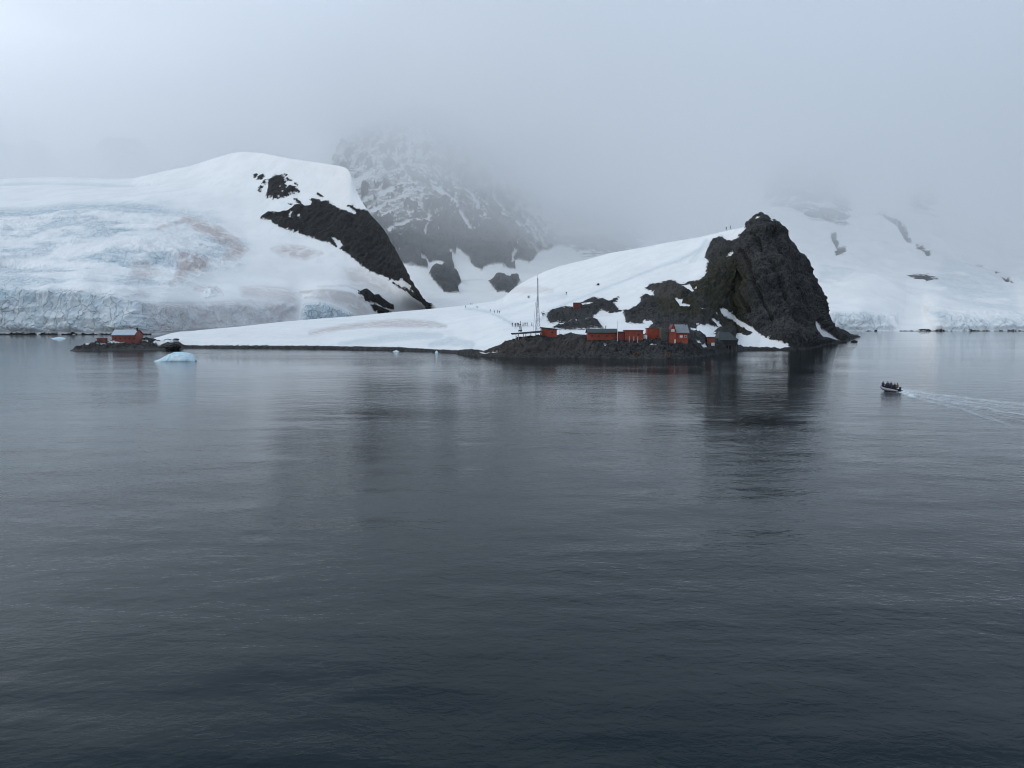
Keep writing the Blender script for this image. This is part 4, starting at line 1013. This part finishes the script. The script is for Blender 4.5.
# lattice radio mast
def mast():
    g = ground(537.5, 331.5)
    Y = g.y
    c = at(537.5, 331.5, Y)
    H = (331.5 - 275) * Y / F
    t = thing('radio_mast', 'tall slender lattice radio mast rising from the snow', 'mast', (c[0], Y, c[2]))
    hb, rb, rt = H * 0.62, 1.25, 0.28
    def pt(k, z):
        r = rb + (rt - rb) * min(1, z / hb) ** 0.75
        a = R(90 + 120 * k + 12)
        return (r * math.cos(a), r * math.sin(a), z)
    zs = [hb * i / 11 for i in range(12)]
    for k in range(3):
        m = MB()
        for a, b in zip([-1.0] + zs[1:-1], zs[1:]):
            m.tube(pt(k, max(a, 0)) if a >= 0 else (*pt(k, 0)[:2], -1.0), pt(k, b), 0.10, seg=5)
        m.tube(pt(k, hb), (pt(k, hb)[0] * 0.7, pt(k, hb)[1] * 0.7, H * 0.93), 0.085, seg=5)
        m.build('leg', M['mast_steel'], t)
    m = MB()
    for i in range(11):
        for k in range(3):
            m.tube(pt(k, zs[i + 1]), pt((k + 1) % 3, zs[i + 1]), 0.05, seg=4)
            a, b = (k, (k + 1) % 3) if i % 2 else ((k + 1) % 3, k)
            m.tube(pt(a, zs[i]), pt(b, zs[i + 1]), 0.05, seg=4)
    m.build('bracing', M['mast_steel'], t)
    MB().tube((0, 0, H * 0.9), (0, 0, H), 0.09, 0.05, 6).build('aerial', M['mast_steel'], t)
    # second thin leg line: a wire stay anchored at the left
    MB().tube((-0.75, -0.1, H * 0.52), (-1.75, -0.4, -0.3), 0.06, seg=5).build('stay', M['mast_steel'], t)
    for k in range(3):
        p = pt(k, 0)
        MB().box(p[0] - .3, p[0] + .3, p[1] - .3, p[1] + .3, -1.6, 0.1).build('footing', M['stone'], t)
mast()

# dark walkway on posts
def walkway():
    Y = ground(528, 337.5).y + 0.5
    c = at(527, 333.0, Y)
    t = thing('walkway', 'dark plank landing platform on pale posts left of the red hut', 'platform', (c[0], Y, c[2]))
    s = Y / F
    m = MB()
    m.prism([(-16.0*s, -0.35), (-15.0*s, -0.6), (16*s, 0.15), (16*s, 0.85), (2*s, 0.45), (-10*s, 0.05), (-16*s, -0.05)], 0, 3.2)
    m.build('deck', M['dark_steel'], t)
    for fx, zb in ((-11, -1.6), (-8.5, -2.8), (-3.5, -3.0), (-1, -2.8), (4, -2.6), (9, -2.2), (13.5, -2.0)):
        MB().tube((fx * s, 0.4, zb - 0.8), (fx * s, 0.4, -0.42 + 0.011 * (fx + 16)), 0.11).build('post', M['steel' if fx < 0 else 'timber'], t)
        MB().tube((fx * s, 2.8, zb), (fx * s, 2.8, -0.42 + 0.011 * (fx + 16)), 0.11).build('post', M['timber'], t)
    for p, q in (((-11 * s, 0.4, -1.4), (-8.5 * s, 0.4, -0.7)), ((-3.5 * s, 0.4, -2.6), (-1 * s, 0.4, -0.6))):
        MB().tube(p, q, 0.05).build('brace', M['timber'], t)
walkway()

def stand():
    Y = ground(528, 337.5).y + 2.0
    c = at(520.3, 331.2, Y)
    t = thing('tripod_stand', 'dark open tripod stand on the landing platform in front of the standing people', 'stand', (c[0], Y, c[2]))
    for a in (90, 210, 330):
        MB().tube((0.62 * math.cos(R(a)), 0.62 * math.sin(R(a)), -0.3), (0.22 * math.cos(R(a)), 0.22 * math.sin(R(a)), 2.3), 0.10, 0.08).build('leg', M['dark_steel'], t)
    MB().box(-0.66, 0.66, -0.5, 0.5, -0.05, 0.42).build('base', M['dark_steel'], t)
    MB().tube((0, 0, 2.2), (0, 0, 3.6), 0.12, 0.08).build('pole', M['dark_steel'], t)
    MB().box(-0.32, 0.32, -0.25, 0.25, 2.2, 2.45).build('head', M['dark_steel'], t)
stand()

# ------------------------------------------------------------------ the low point on the left with its own hut
def rock_mesh(name, outline_fn, n=40, seed=0):
    pass

def low_point():
    x = np.linspace(70, 181, 260)
    shore = curve([(70,350.8),(80,351),(110,350.4),(140,350.2),(165,349.8),(181,349)], x, 1)
    Ys = sea(x, shore)[:, 1]
    sky_ = curve([(70,350.6),(76,348.6),(82,347.2),(88,345.0),(97,344.2),(108,343.6),(112,343.0),(125,342.6),(140,341.8),(144,340.2),(148,341.2),(151,342.6),(155,343.6),(160,343.4),(164,342.6),(168,342.2),(172,342.6),(175,344),(178,346.8),(181,348.9)], x, 0.5)
    mid = sky_ * 0.5 + shore * 0.5
    Yt = Ys + curve([(70,1),(85,7),(110,12),(150,16),(172,12),(181,2)], x, 3)
    PY = pchip([shore, mid, sky_], [34, 34]); YY = pchip([Ys, Ys + (Yt - Ys) * .55, Yt], [34, 34])
    PX = np.broadcast_to(x, PY.shape).copy()
    P = at(PX, PY, YY)
    N = normals(P)
    if N[..., 1].mean() > 0:
        N = -N
    snowp = union(PX, PY, [[(107,344.6),(110,343.8),(114,345.3),(115,346.8),(110,346)], [(113,344.4),(138,344),(139,345.2),(122,345.8),(113,345.6)], [(151,345.5),(156,343.6),(164,342.4),(171,342.3),(174,343.5),(168,345.6),(160,347),(154,347)], [(84,346),(88,345),(91,346.2),(87,347.4)], [(96,346.4),(104,345.2),(107,346.4),(100,347.8)], [(141,342.5),(148,343.5),(146,344.5)]])
    rock = np.minimum(4.0, -snowp + 0.1)
    hump = np.maximum(sstep(7 - np.abs(PX - 172), 0, 4), sstep(6 - np.abs(PX - 147), 0, 4))
    P = P + N * ((0.8 * fbm(P, 3.2, 4, 0.6, ridged=True) + 0.5 * fbm(P, 1.2, 3, 0.6) + 1.2 * facets(P, 3.0, 3)) * sstep(P[..., 2], 0.0, 1.0) * sstep(181 - PX, 1, 12) * sstep(PX, 70, 80) + 0.1)[..., None]
    top = P[-1]
    b1 = top + np.array([0, 5, -0.3]); b2 = top + np.array([0, 18, 0]); b2[:, 2] = -1.5
    f0 = P[0].copy(); f0[:, 1] -= 3; f0[:, 2] = -1.5
    Pf = np.concatenate([f0[None], P, b1[None], b2[None]])
    ext = lambda a: np.concatenate([a[:1], a, a[-1:], a[-1:]])
    z0 = np.zeros(PX.shape)
    mat = terrain_mat('low_point_rock', 0.9, 0.5, (0.016, 0.017, 0.017), (0.05, 0.048, 0.046), 0.5, 0.6)
    grid_mesh('rocky_shore', Pf, {'rock': ext(rock), 'moss': ext(z0), 'pale': ext(z0), 'pink': ext(z0), 'ice': ext(z0)}, mat, 'structure')
low_point()

def left_hut():
    Y = float(sea(126, 350.3)[1]) + 9.0
    s = Y / F
    c = at(124.3, 343.6, Y)
    wd = 24.2 * s
    t = thing('red_hut', 'isolated long red hut with pale roof on the low rocky point', 'hut', (c[0], Y, c[2]), 0.0)
    he, hr, dp = 8.8 * s, 13.6 * s, 6.5
    MB().prism_x([(0, 0), (dp, 0), (dp, he), (dp/2, hr - 0.12), (0, he)], -wd/2, wd/2).build('wall', M['brown_red'], t)
    k = (hr - he) / (dp / 2); o = 0.4
    MB().prism_x([(-o, he - k*o + 0.02), (dp/2, hr - 0.1), (dp + o, he - k*o + 0.02), (dp + o, he - k*o + 0.25), (dp/2, hr + 0.12), (-o, he - k*o + 0.25)], -wd/2 - 0.3, wd/2 - 0.5).build('roof', M['snow_roof'], t)
    MB().prism_x([(-o, he - k*o + 0.02), (dp/2, hr - 0.1), (dp + o, he - k*o + 0.02), (dp + o, he - k*o + 0.15), (dp/2, hr + 0.02), (-o, he - k*o + 0.15)], wd/2 - 0.495, wd/2 + 0.3).build('roof_verge', M['dull_red'], t)
    MB().box(-wd/2 + 0.1, wd/2 - 0.1, 0.1, dp - 0.1, -2.5, -0.004).build('foundation', M['stone'], t)
    MB().box(wd/2 - 0.9, wd/2 - 0.3, dp/2 - 0.9, dp/2 - 0.3, hr - 0.9, hr + 1.0).build('chimney', M['dark_timber'], t)
    for fx in (-0.36, -0.16, 0.06, 0.22, 0.4):
        window(t, fx * wd, 0, he * 0.58, 0.75, 0.75, frame='dull_red')
    door(t, 0.31 * wd, 0, 0.02, 0.9, 1.9, 'dull_red')
    # small shed and the low skip to the left
    Y2 = Y - 3
    c2 = at(101, 344.6, Y2); s2 = Y2 / F
    t2 = thing('red_shed', 'little boxy red shed just left of the pale-roofed hut', 'shed', (c2[0], Y2, c2[2]), 0.08)
    w2 = 7.6 * s2; h2 = 6.0 * s2
    MB().box(-w2/2, w2/2, 0, 2.8, 0, h2).build('wall', M['brown_red'], t2)
    MB().prism([(-w2/2 - .15, h2 + .01), (w2/2 + .15, h2 + .005), (w2/2 + .15, h2 + .2), (-w2/2 - .15, h2 + .25)], -.15, 2.95).build('roof', M['dull_red'], t2)
    MB().box(-w2/2 + .1, w2/2 - .1, .1, 2.7, -1.5, -0.004).build('foundation', M['stone'], t2)
    door(t2, 0.1, 0, 0.02, 0.8, 1.8, 'dull_red')
    Y3 = Y - 6
    Y3 = float(sea(88.5, 350.3)[1]) + 1.2
    c3 = at(88.5, 347.6, Y3)
    t3 = thing('tool_crate', 'low rusty red crate at the seaward tip of the rocky point', 'crate', (c3[0], Y3, c3[2]), -0.15)
    MB().box(-1.1, 1.1, 0, 1.6, -0.8, 1.1, 0.04).build('body', M['rust'], t3)
    MB().prism([(-1.2, 1.105), (1.2, 1.105), (0.7, 1.5), (-0.9, 1.6)], -0.1, 1.7).build('lid', M['brown_red'], t3)
left_hut()

# ------------------------------------------------------------------ boulders along the shores
def boulder_proto(seed, flat):
    bm = bmesh.new()
    bmesh.ops.create_icosphere(bm, subdivisions=4, radius=1.0)
    V = np.array([v.co for v in bm.verts])
    d = 1 + 0.30 * fbm(V, 1.1, 3, 0.5, off=seed * 9.1) + 0.16 * fbm(V, 0.42, 3, 0.55, ridged=True, off=seed * 4.3)
    V = V * d[:, None] * np.array([1.25, 1.0, flat])
    for v, c in zip(bm.verts, V):
        v.co = c
    me = bpy.data.meshes.new('boulder')
    bm.to_mesh(me); bm.free()
    me.materials.append(M['boulder'])
    return me
BM = [boulder_proto(k, f) for k, f in enumerate((0.7, 0.55, 0.85, 0.62, 0.5))]
rb = random.Random(21)
def boulder(pos, r, label, group):
    o = link('boulder', rb.choice(BM))
    o.location = pos
    o.scale = (r, r * rb.uniform(.8, 1.1), r * rb.uniform(.8, 1.1))
    o.rotation_euler = (rb.uniform(-.2, .2), rb.uniform(-.2, .2), rb.uniform(0, 6.28))
    tag(o, label, 'boulder', group)
for px in np.linspace(490, 706, 34):
    px = px + rb.uniform(-3, 3)
    sh = 357.3 if px < 560 else 358.2
    p = sea(px, sh - rb.uniform(0.0, 1.6))
    boulder((p[0], p[1] + 0.6, 0.1), rb.uniform(0.35, 1.0), 'dark wet boulder at the foot of the rock platform below the red station', 'boulders along the station shore')
for px in (738, 742.5, 747, 752.5, 757, 762, 766, 771, 777, 783, 788):
    p = sea(px, 350.1)
    boulder((p[0], p[1] + 1.2, 0.5), rb.uniform(0.75, 1.5), 'dark rounded boulder along the snow edge at the foot of the great cliff', 'boulders below the cliff snow')
for px in np.linspace(206, 462, 28):
    px = px + rb.uniform(-4, 4)
    p = sea(px, float(np.interp(px, [175, 240, 320, 400, 440, 462], [347.6, 348.1, 348.6, 350.1, 351.6, 353])))
    boulder((p[0], p[1] + 0.8, 0.15), rb.uniform(0.35, 0.95), 'small dark boulder at the waterline under the long snow bank', 'boulders under the snow bank')
p = sea(854, 342.2); boulder((p[0], p[1], 0.0), 1.7, 'low lone rock awash off the tip of the headland', None)
o = bpy.data.objects[-1]
for px, py, r, z in ((80, 350.4, .6, .1), (92, 350.2, .7, .2), (103, 350.2, .6, .1), (116, 350.0, .8, .2), (124, 350.0, .6, .1), (132, 349.8, .9, .2), (141, 349.8, 1.2, .5), (146, 349.6, 1.6, 1.0), (152, 349.6, 1.0, .4), (158, 349.5, 1.0, .3), (164, 349.6, 1.5, .8), (170, 349.6, 2.0, 1.6), (175, 349.4, 1.7, 1.2), (168, 347.6, 1.6, 2.9), (174, 347.4, 1.3, 3.2)):
    p = sea(px, py)
    boulder((p[0], p[1] + 1.2, z), r, 'dark boulder at the edge of the low rocky point in front of the pale-roofed hut', 'boulders of the low point')

# ------------------------------------------------------------------ ice afloat
def berg(px0, px1, py_b, prof, label, depth, seed, name='iceberg', group=None):
    """prof: heights along the width in picture units"""
    Y = float(sea((px0 + px1) / 2, py_b)[1]) + depth * 0.5
    s = Y / F
    wd = (px1 - px0) * s
    n, k = 60, 30
    U, V = np.meshgrid(np.linspace(0, 1, n), np.linspace(0, 1, k))
    hh = np.interp(U, [q[0] for q in prof], [q[1] for q in prof]) * s
    sh = np.clip(np.sin(np.pi * np.clip(V, 0, 1)), 0, 1) ** 0.55
    wob = 1 + 0.12 * np.sin(U * 9 + seed)
    P = np.stack([(U - 0.5) * wd, (V - 0.5) * depth * (0.35 + 0.65 * np.sin(np.pi * np.clip(U, .02, .98)) ** 0.6) * wob, hh * sh], -1)
    P[..., 2] += 0.16 * s * 3.3 * (fbm(P, 1.8, 4, 0.6, ridged=True, off=seed) - 0.5) * sh * np.clip(hh, 0, 1.2)
    P[..., 1] += 0.35 * fbm(P, 1.3, 4, 0.6, ridged=True, off=seed + 5) * (1 - np.abs(V - .5)) * np.clip(hh, 0, 1)
    P[..., 2] -= 0.25 * (1 - sh)
    cx = at((px0 + px1) / 2, py_b, Y)
    me = bpy.data.meshes.new(name)
    idx = np.arange(n * k).reshape(k, n)
    fs = [(int(idx[j, i]), int(idx[j, i+1]), int(idx[j+1, i+1]), int(idx[j+1, i])) for j in range(k-1) for i in range(n-1)]
    rim = list(idx[0]) + list(idx[1:, -1]) + list(idx[-1, -2::-1]) + list(idx[-2:0:-1, 0])
    fs.append(tuple(int(q) for q in rim[::-1]))
    me.from_pydata([tuple(v) for v in P.reshape(-1, 3)], [], fs)
    for p in me.polygons:
        p.use_smooth = True
    me.materials.append(M['berg'])
    o = link(name, me)
    o.location = (cx[0], Y, -0.05)
    tag(o, label, 'iceberg', group)
berg(153.5, 196.2, 361.6, [(0, 0), (.08, 1.0), (.18, 2.4), (.25, 4.2), (.36, 6.6), (.48, 8.4), (.6, 9.0), (.72, 8.6), (.85, 7.4), (.93, 5.6), (.96, 3.6), (1, 0)], 'pale blue iceberg with rounded back floating off the low point', 6.0, 1)
berg(392.6, 399.6, 351.6, [(0, .2), (.25, .8), (.6, 1.2), (1, 0)], 'tiny pale blue ice lump off the long snow bank', 1.6, 2, 'ice_floe', 'bits of floating ice')
berg(52, 66, 338.6, [(0, .3), (.4, 1.1), (.7, .9), (1, .2)], 'flat white ice scrap adrift under the glacier front', 5, 3, 'ice_floe', 'bits of floating ice')
berg(435, 438.5, 352.6, [(0, .3), (.3, 1.8), (.7, 1.2), (1, 0)], 'small white ice block grounded at the right end of the snow bank', 1.5, 5, 'ice_floe', 'bits of floating ice')

# ------------------------------------------------------------------ people
def skin_body(joints, edges, radii, name='person'):
    me = bpy.data.meshes.new(name)
    me.from_pydata(joints, edges, [])
    o = bpy.data.objects.new('skin_source', me)
    col.objects.link(o)
    sk = o.modifiers.new('skin', 'SKIN')
    sk.use_smooth_shade = True
    for i, r in enumerate(radii):
        v = me.skin_vertices[0].data[i]
        v.radius = r if isinstance(r, tuple) else (r, r)
        v.use_root = (i == 0)
    o.modifiers.new('sub', 'SUBSURF').levels = 1
    o.modifiers['sub'].render_levels = 1
    dg = bpy.context.evaluated_depsgraph_get()
    out = bpy.data.meshes.new_from_object(o.evaluated_get(dg))
    bpy.data.objects.remove(o)
    out.name = name
    return out

def person_mesh(pose, jacket):
    """one continuous body; pose 'stand', 'walk' or 'sit'; faces -y, feet (or seat) at z = 0"""
    if pose == 'sit':
        J = [(0,0,.12),(0,.02,.36),(0,.0,.58),(0,-.01,.68),(0,-.03,.80),(0,-.03,.92),
             (.11,-.05,.10),(.14,-.45,.12),(.14,-.50,-.28),(.14,-.62,-.32),(-.11,-.05,.10),(-.14,-.45,.12),(-.14,-.50,-.28),(-.14,-.62,-.32),
             (.20,0,.56),(.27,-.12,.32),(.16,-.34,.24),(-.20,0,.56),(-.27,-.12,.32),(-.16,-.34,.24)]
    else:
        f = .20 if pose == 'walk' else .03
        J = [(0,0,.92),(0,.01,1.15),(0,.0,1.38),(0,-.01,1.48),(0,-.02,1.60),(0,-.02,1.72),
             (.10,0,.88),(.11,-f,.48),(.11,-f*.6+.02,.08),(.11,-f*.6-.12,.04),(-.10,0,.88),(-.11,f*.5,.48),(-.11,f*1.2,.08),(-.11,f*1.2-.12,.04),
             (.20,0,1.38),(.27,.05,1.12),(.25,-.08,.88),(-.20,0,1.38),(-.27,-.02,1.12),(-.25,-.12,.90)]
    E = [(0,1),(1,2),(2,3),(3,4),(4,5),(0,6),(6,7),(7,8),(8,9),(0,10),(10,11),(11,12),(12,13),(2,14),(14,15),(15,16),(2,17),(17,18),(18,19)]
    Rr = [(.17,.13),(.17,.13),(.17,.12),.065,.105,.075,.11,.08,.065,.045,.11,.08,.065,.045,.085,.07,.045,.085,.07,.045]
    me = skin_body(J, E, Rr)
    top = .92 if pose == 'sit' else 1.72
    me.materials.clear()
    for m in (jacket, 'trousers', 'skin'):
        me.materials.append(M[m])
    for p in me.polygons:
        c = p.center
        zz = c.z
        if zz > top - .28 and abs(c.x) < .14:
            p.material_index = 2 if (c.y < -.05 and zz < top - .06) else 0      # face inside a hood
        elif (pose != 'sit' and zz < .86 and abs(c.x) < .2) or (pose == 'sit' and (c.y < -.18 and zz < .2)):
            p.material_index = 1
        else:
            p.material_index = 0
        p.use_smooth = True
    return me
PM = {(p, j): None for p in ('stand', 'walk', 'sit') for j in ('jacket_black', 'jacket_purple', 'jacket_blue', 'jacket_tan', 'jacket_red')}
def person(pose, jacket, pos, rz, label, group, sc_=1.0):
    if PM[(pose, jacket)] is None:
        PM[(pose, jacket)] = person_mesh(pose, jacket)
    o = link('person', PM[(pose, jacket)])
    o.location = pos
    o.rotation_euler = (0, 0, rz)
    o.scale = (sc_,) * 3
    tag(o, label, 'person', group)
    return o

rp = random.Random(4)
order = ['first', 'second', 'third', 'fourth', 'fifth', 'sixth', 'seventh', 'eighth', 'ninth', 'tenth']
def file_of(spots, where, group, poses=('stand', 'walk'), jackets=('jacket_black', 'jacket_blue', 'jacket_black', 'jacket_purple', 'jacket_red'), k=1.0, dz=-0.06):
    for i, (px, py) in enumerate(spots):
        g = ground(px, py)
        person(rp.choice(poses), jackets[i % len(jackets)], (g.x, g.y, g.z + dz), rp.uniform(-2.5, 2.5), f'{order[i]} person from the left {where}', group, k)
file_of([(512.6, 326.4), (515.2, 326.8), (516.8, 326.4), (518.0, 326.9), (522.8, 326.2), (524.4, 326.3), (525.7, 326.0), (527.6, 326.2), (532.0, 326.0)], 'in the line standing on snow behind the platform', 'people standing behind the platform', k=1.08)
file_of([(490.2, 311.6), (494.6, 313.0), (497.3, 313.2), (499.1, 313.6)], 'in the file walking on the middle of the snow slope', 'people walking across the snow', ('walk',), k=1.05)
file_of([(465.8, 307.6), (470.6, 305.0), (472.1, 304.6), (476.0, 307.8), (477.9, 308.4)], 'in the far group below the distant mountain', 'people far out on the snow', ('walk', 'stand'))
file_of([(726.4, 229.6), (730.4, 229.2)], 'on the snow crest left of the cliff top', 'people on the snow crest', ('stand',), ('jacket_black',), 1.15, 0.5)
g = ground(566.5, 294.5)
person('stand', 'jacket_black', (g.x, g.y, g.z - .05), 0.3, 'lone person standing on the open snow slope above the mast', None, 1.1)
g = ground(598.2, 285.2)
t = thing('sledge', 'dark loaded sledge lying alone on the upper snow slope', 'sledge', (g.x, g.y - .4, g.z + .1), 0.2)
MB().box(-1.3, 1.3, -0.35, 0.35, 0.1, 0.25).build('deck', M['dark_timber'], t)
MB().ball((0.1, 0, 0.62), 0.75, 0.42, 0.5, 2).build('load', M['jacket_black'], t, True)
for yy in (-.33, .33):
    MB().tube((-1.5, yy, 0.02), (1.4, yy, 0.02), 0.06).tube((1.4, yy, 0.02), (1.75, yy, 0.3), 0.06).build('runner', M['dark_timber'], t)

# ------------------------------------------------------------------ the inflatable boat
def zodiac():
    p = sea(889.5, 391.0)
    head = R(60)                      # bow turned to the left and away
    t = thing('inflatable_boat', 'grey inflatable boat full of seated people speeding ahead of its wake', 'boat', (p[0], p[1], 0.0), head)
    t.rotation_euler = (0, R(-4), math.pi - head)
    t.scale = (0.76, 0.86, 0.92)      # local +x is the bow
    # tubes: a swept U
    path = [(-2.6, .78, .34), (-1.2, .80, .34), (0.4, .78, .36), (1.3, .66, .44), (1.9, .40, .56), (2.15, 0, .62), (1.9, -.40, .56), (1.3, -.66, .44), (0.4, -.78, .36), (-1.2, -.80, .34), (-2.6, -.78, .34)]
    rad = [.10, .25, .26, .26, .25, .25, .25, .26, .26, .25, .10]
    m = MB(); k = 14
    pv = [Vector(q) for q in path]
    fine, fr = [], []
    for i in range(len(pv) - 1):
        p0, p1, p2, p3 = pv[max(i-1, 0)], pv[i], pv[i+1], pv[min(i+2, len(pv)-1)]
        for j in range(4):
            u = j / 4
            fine.append(0.5 * ((2*p1) + (p2-p0)*u + (2*p0-5*p1+4*p2-p3)*u*u + (3*p1-p0-3*p2+p3)*u**3))
            fr.append(rad[i] + (rad[i+1] - rad[i]) * u)
    fine.append(pv[-1]); fr.append(rad[-1])
    rings = []
    for i, c in enumerate(fine):
        d = (fine[min(i+1, len(fine)-1)] - fine[max(i-1, 0)]).normalized()
        sd = d.cross(Vector((0, 0, 1))).normalized(); up = sd.cross(d)
        rings.append([m.bm.verts.new(c + fr[i] * (sd * math.cos(2*math.pi*j/k) + up * math.sin(2*math.pi*j/k))) for j in range(k)])
    for a, b in zip(rings[:-1], rings[1:]):
        for j in range(k):
            m.bm.faces.new((a[j], a[(j+1) % k], b[(j+1) % k], b[j]))
    m.bm.faces.new(rings[0]); m.bm.faces.new(rings[-1][::-1])
    tb = m.build('tube', M['tube'], t, True)
    rope = MB()
    for i in range(4, len(fine) - 5):
        if True:
            o1 = Vector((fine[i].x, fine[i].y, 0)).normalized() * 0.0
            rope.tube(fine[i] + Vector((0, 0, fr[i] + .02)), fine[i+1] + Vector((0, 0, fr[i+1] + .02)), 0.02, seg=5)
    rope.build('grab_rope', M['rubber'], tb)
    h = MB()
    h.prism([(-2.3, .18), (-2.3, -.05), (0.6, -.08), (1.6, .2), (2.0, .5), (1.4, .32), (0.4, .2)], -.6, .6)
    h.build('hull', M['rubber'], t)
    MB().box(-2.35, -2.2, -.58, .58, .181, .62).build('transom', M['dark_timber'], t)
    mo = MB().box(-2.75, -2.36, -.2, .2, .55, 1.05, .06).build('outboard_motor', M['rubber'], t)
    MB().box(-2.6, -2.45, -.07, .07, -.35, .549).build('drive_leg', M['rubber'], mo)
    MB().tube((-2.36, 0, .85), (-1.75, .1, .95), .03).build('tiller', M['rubber'], mo)
    MB().box(-.4, .6, -.28, .28, .2, .55, .04).build('fuel_box', M['rust'], t)
    bpy.context.view_layer.update()
    mw = t.matrix_world.copy()
    seats = [(1.35, .55, .62, 'jacket_purple', 'purple jacket at the bow on the far tube of the boat'), (1.2, -.62, .60, 'jacket_purple', 'purple jacket at the bow on the near tube of the boat'),
             (.45, .72, .55, 'jacket_black', 'black jacket amidships on the far tube of the boat, behind the bow'), (.3, -.74, .55, 'jacket_blue', 'dark blue jacket amidships on the near tube of the boat, behind the bow'),
             (-.5, .74, .55, 'jacket_purple', 'purple jacket near the stern on the far tube of the boat'), (-.6, -.76, .55, 'jacket_black', 'black jacket near the stern on the near tube of the boat'),
             (-1.25, .74, .55, 'jacket_black', 'black jacket rearmost on the far tube of the boat')]
    for x, y, z, j, lab in seats:
        w_ = mw @ Vector((x + rp.uniform(-.22, .22), y + rp.uniform(-.06, .06), z + rp.uniform(-.05, .16)))
        local = 0 if y > 0 else math.pi
        person('sit', j, w_, (math.pi - head) + local + rp.uniform(-.3, .3), 'person in ' + lab, 'people in the inflatable boat', 1.05)
    w_ = mw @ Vector((-1.65, -.35, .40))
    person('sit', 'jacket_tan', w_ + Vector((0, 0, .25)), (math.pi - head) - math.pi/2 + math.pi, 'person in tan jacket steering at the stern of the boat', 'people in the inflatable boat', 1.05)
zodiac()

# ------------------------------------------------------------------ air: thin haze everywhere, low cloud over the mountains
def volume_mat(name, density, color):
    m, t = new_mat(name)
    v = t.n('ShaderNodeVolumePrincipled', {'Color': (*color, 1), 'Density': density, 'Anisotropy': 0.45})
    t.n('ShaderNodeOutputMaterial', {'Volume': v.outputs[0]})
    return m

def haze_box():
    bm = bmesh.new()
    bmesh.ops.create_cube(bm, size=1.0)
    for v in bm.verts:
        v.co = Vector((v.co.x * 19000, v.co.y * 12000 + 5800, (v.co.z + 0.5) * 1100 - 6.5))
    me = bpy.data.meshes.new('haze')
    bm.to_mesh(me); bm.free()
    me.materials.append(volume_mat('haze_air', 1.6e-5, (0.97, 0.985, 1.0)))
    o = bpy.data.objects.new('haze', me)
    col.objects.link(o)
    o['kind'] = 'stuff'
haze_box()

def cloud_layer(z, density, y0, seed, x0=-5200, dip=55):
    nx, ny = 90, 60
    X, Yg = np.meshgrid(np.linspace(x0, 5200, nx), np.linspace(0, 1, ny))
    yf = y0 + 560 * (1 - sstep(X, -480, -60))
    Yg = yf + (5600 - yf) * Yg
    G = np.stack([X, Yg, np.full(X.shape, seed * 7.7)], -1)
    low = z + 70 * fbm(G, 520, 3, 0.5) - dip * sstep(X, -200, 1500)
    low = np.maximum(low, 14)
    top = 950.0 + seed * 3 - 290 * (1 - sstep(X - 0.06 * Yg, -1700, -750)) + 40 * fbm(G, 700, 2, 0.5, off=30.0)
    low = np.minimum(low, top - 4)
    vs = np.concatenate([np.stack([X, Yg, low], -1).reshape(-1, 3), np.stack([X, Yg, top], -1).reshape(-1, 3)])
    idx = np.arange(nx * ny).reshape(ny, nx)
    o2 = nx * ny
    fs = []
    for j in range(ny - 1):
        for i in range(nx - 1):
            a, b, c, d = idx[j, i], idx[j, i+1], idx[j+1, i+1], idx[j+1, i]
            fs.append((a, d, c, b)); fs.append((a+o2, b+o2, c+o2, d+o2))
    rim = list(idx[0]) + list(idx[1:, -1]) + list(idx[-1, -2::-1]) + list(idx[-2:0:-1, 0])
    for a, b in zip(rim, rim[1:] + rim[:1]):
        fs.append((a, b, b+o2, a+o2))
    me = bpy.data.meshes.new('low_cloud')
    me.from_pydata([tuple(v) for v in vs], [], [tuple(int(q) for q in f) for f in fs])
    me.materials.append(volume_mat('low_cloud_vapour', density, (0.995, 0.997, 1.0)))
    o = bpy.data.objects.new('low_cloud', me)
    col.objects.link(o)
    o['kind'] = 'stuff'
for k, (z, d, y0) in enumerate([(45, 3.3e-4, 1330), (150, 3.0e-4, 1360), (250, 4.8e-4, 1400), (360, 7.0e-4, 1450), (490, 5.5e-4, 1500), (620, 8.0e-4, 1560)]):
    cloud_layer(z, d, y0, k + 1)
cloud_layer(20, 1.3e-4, 1180, 8, 330, 0)
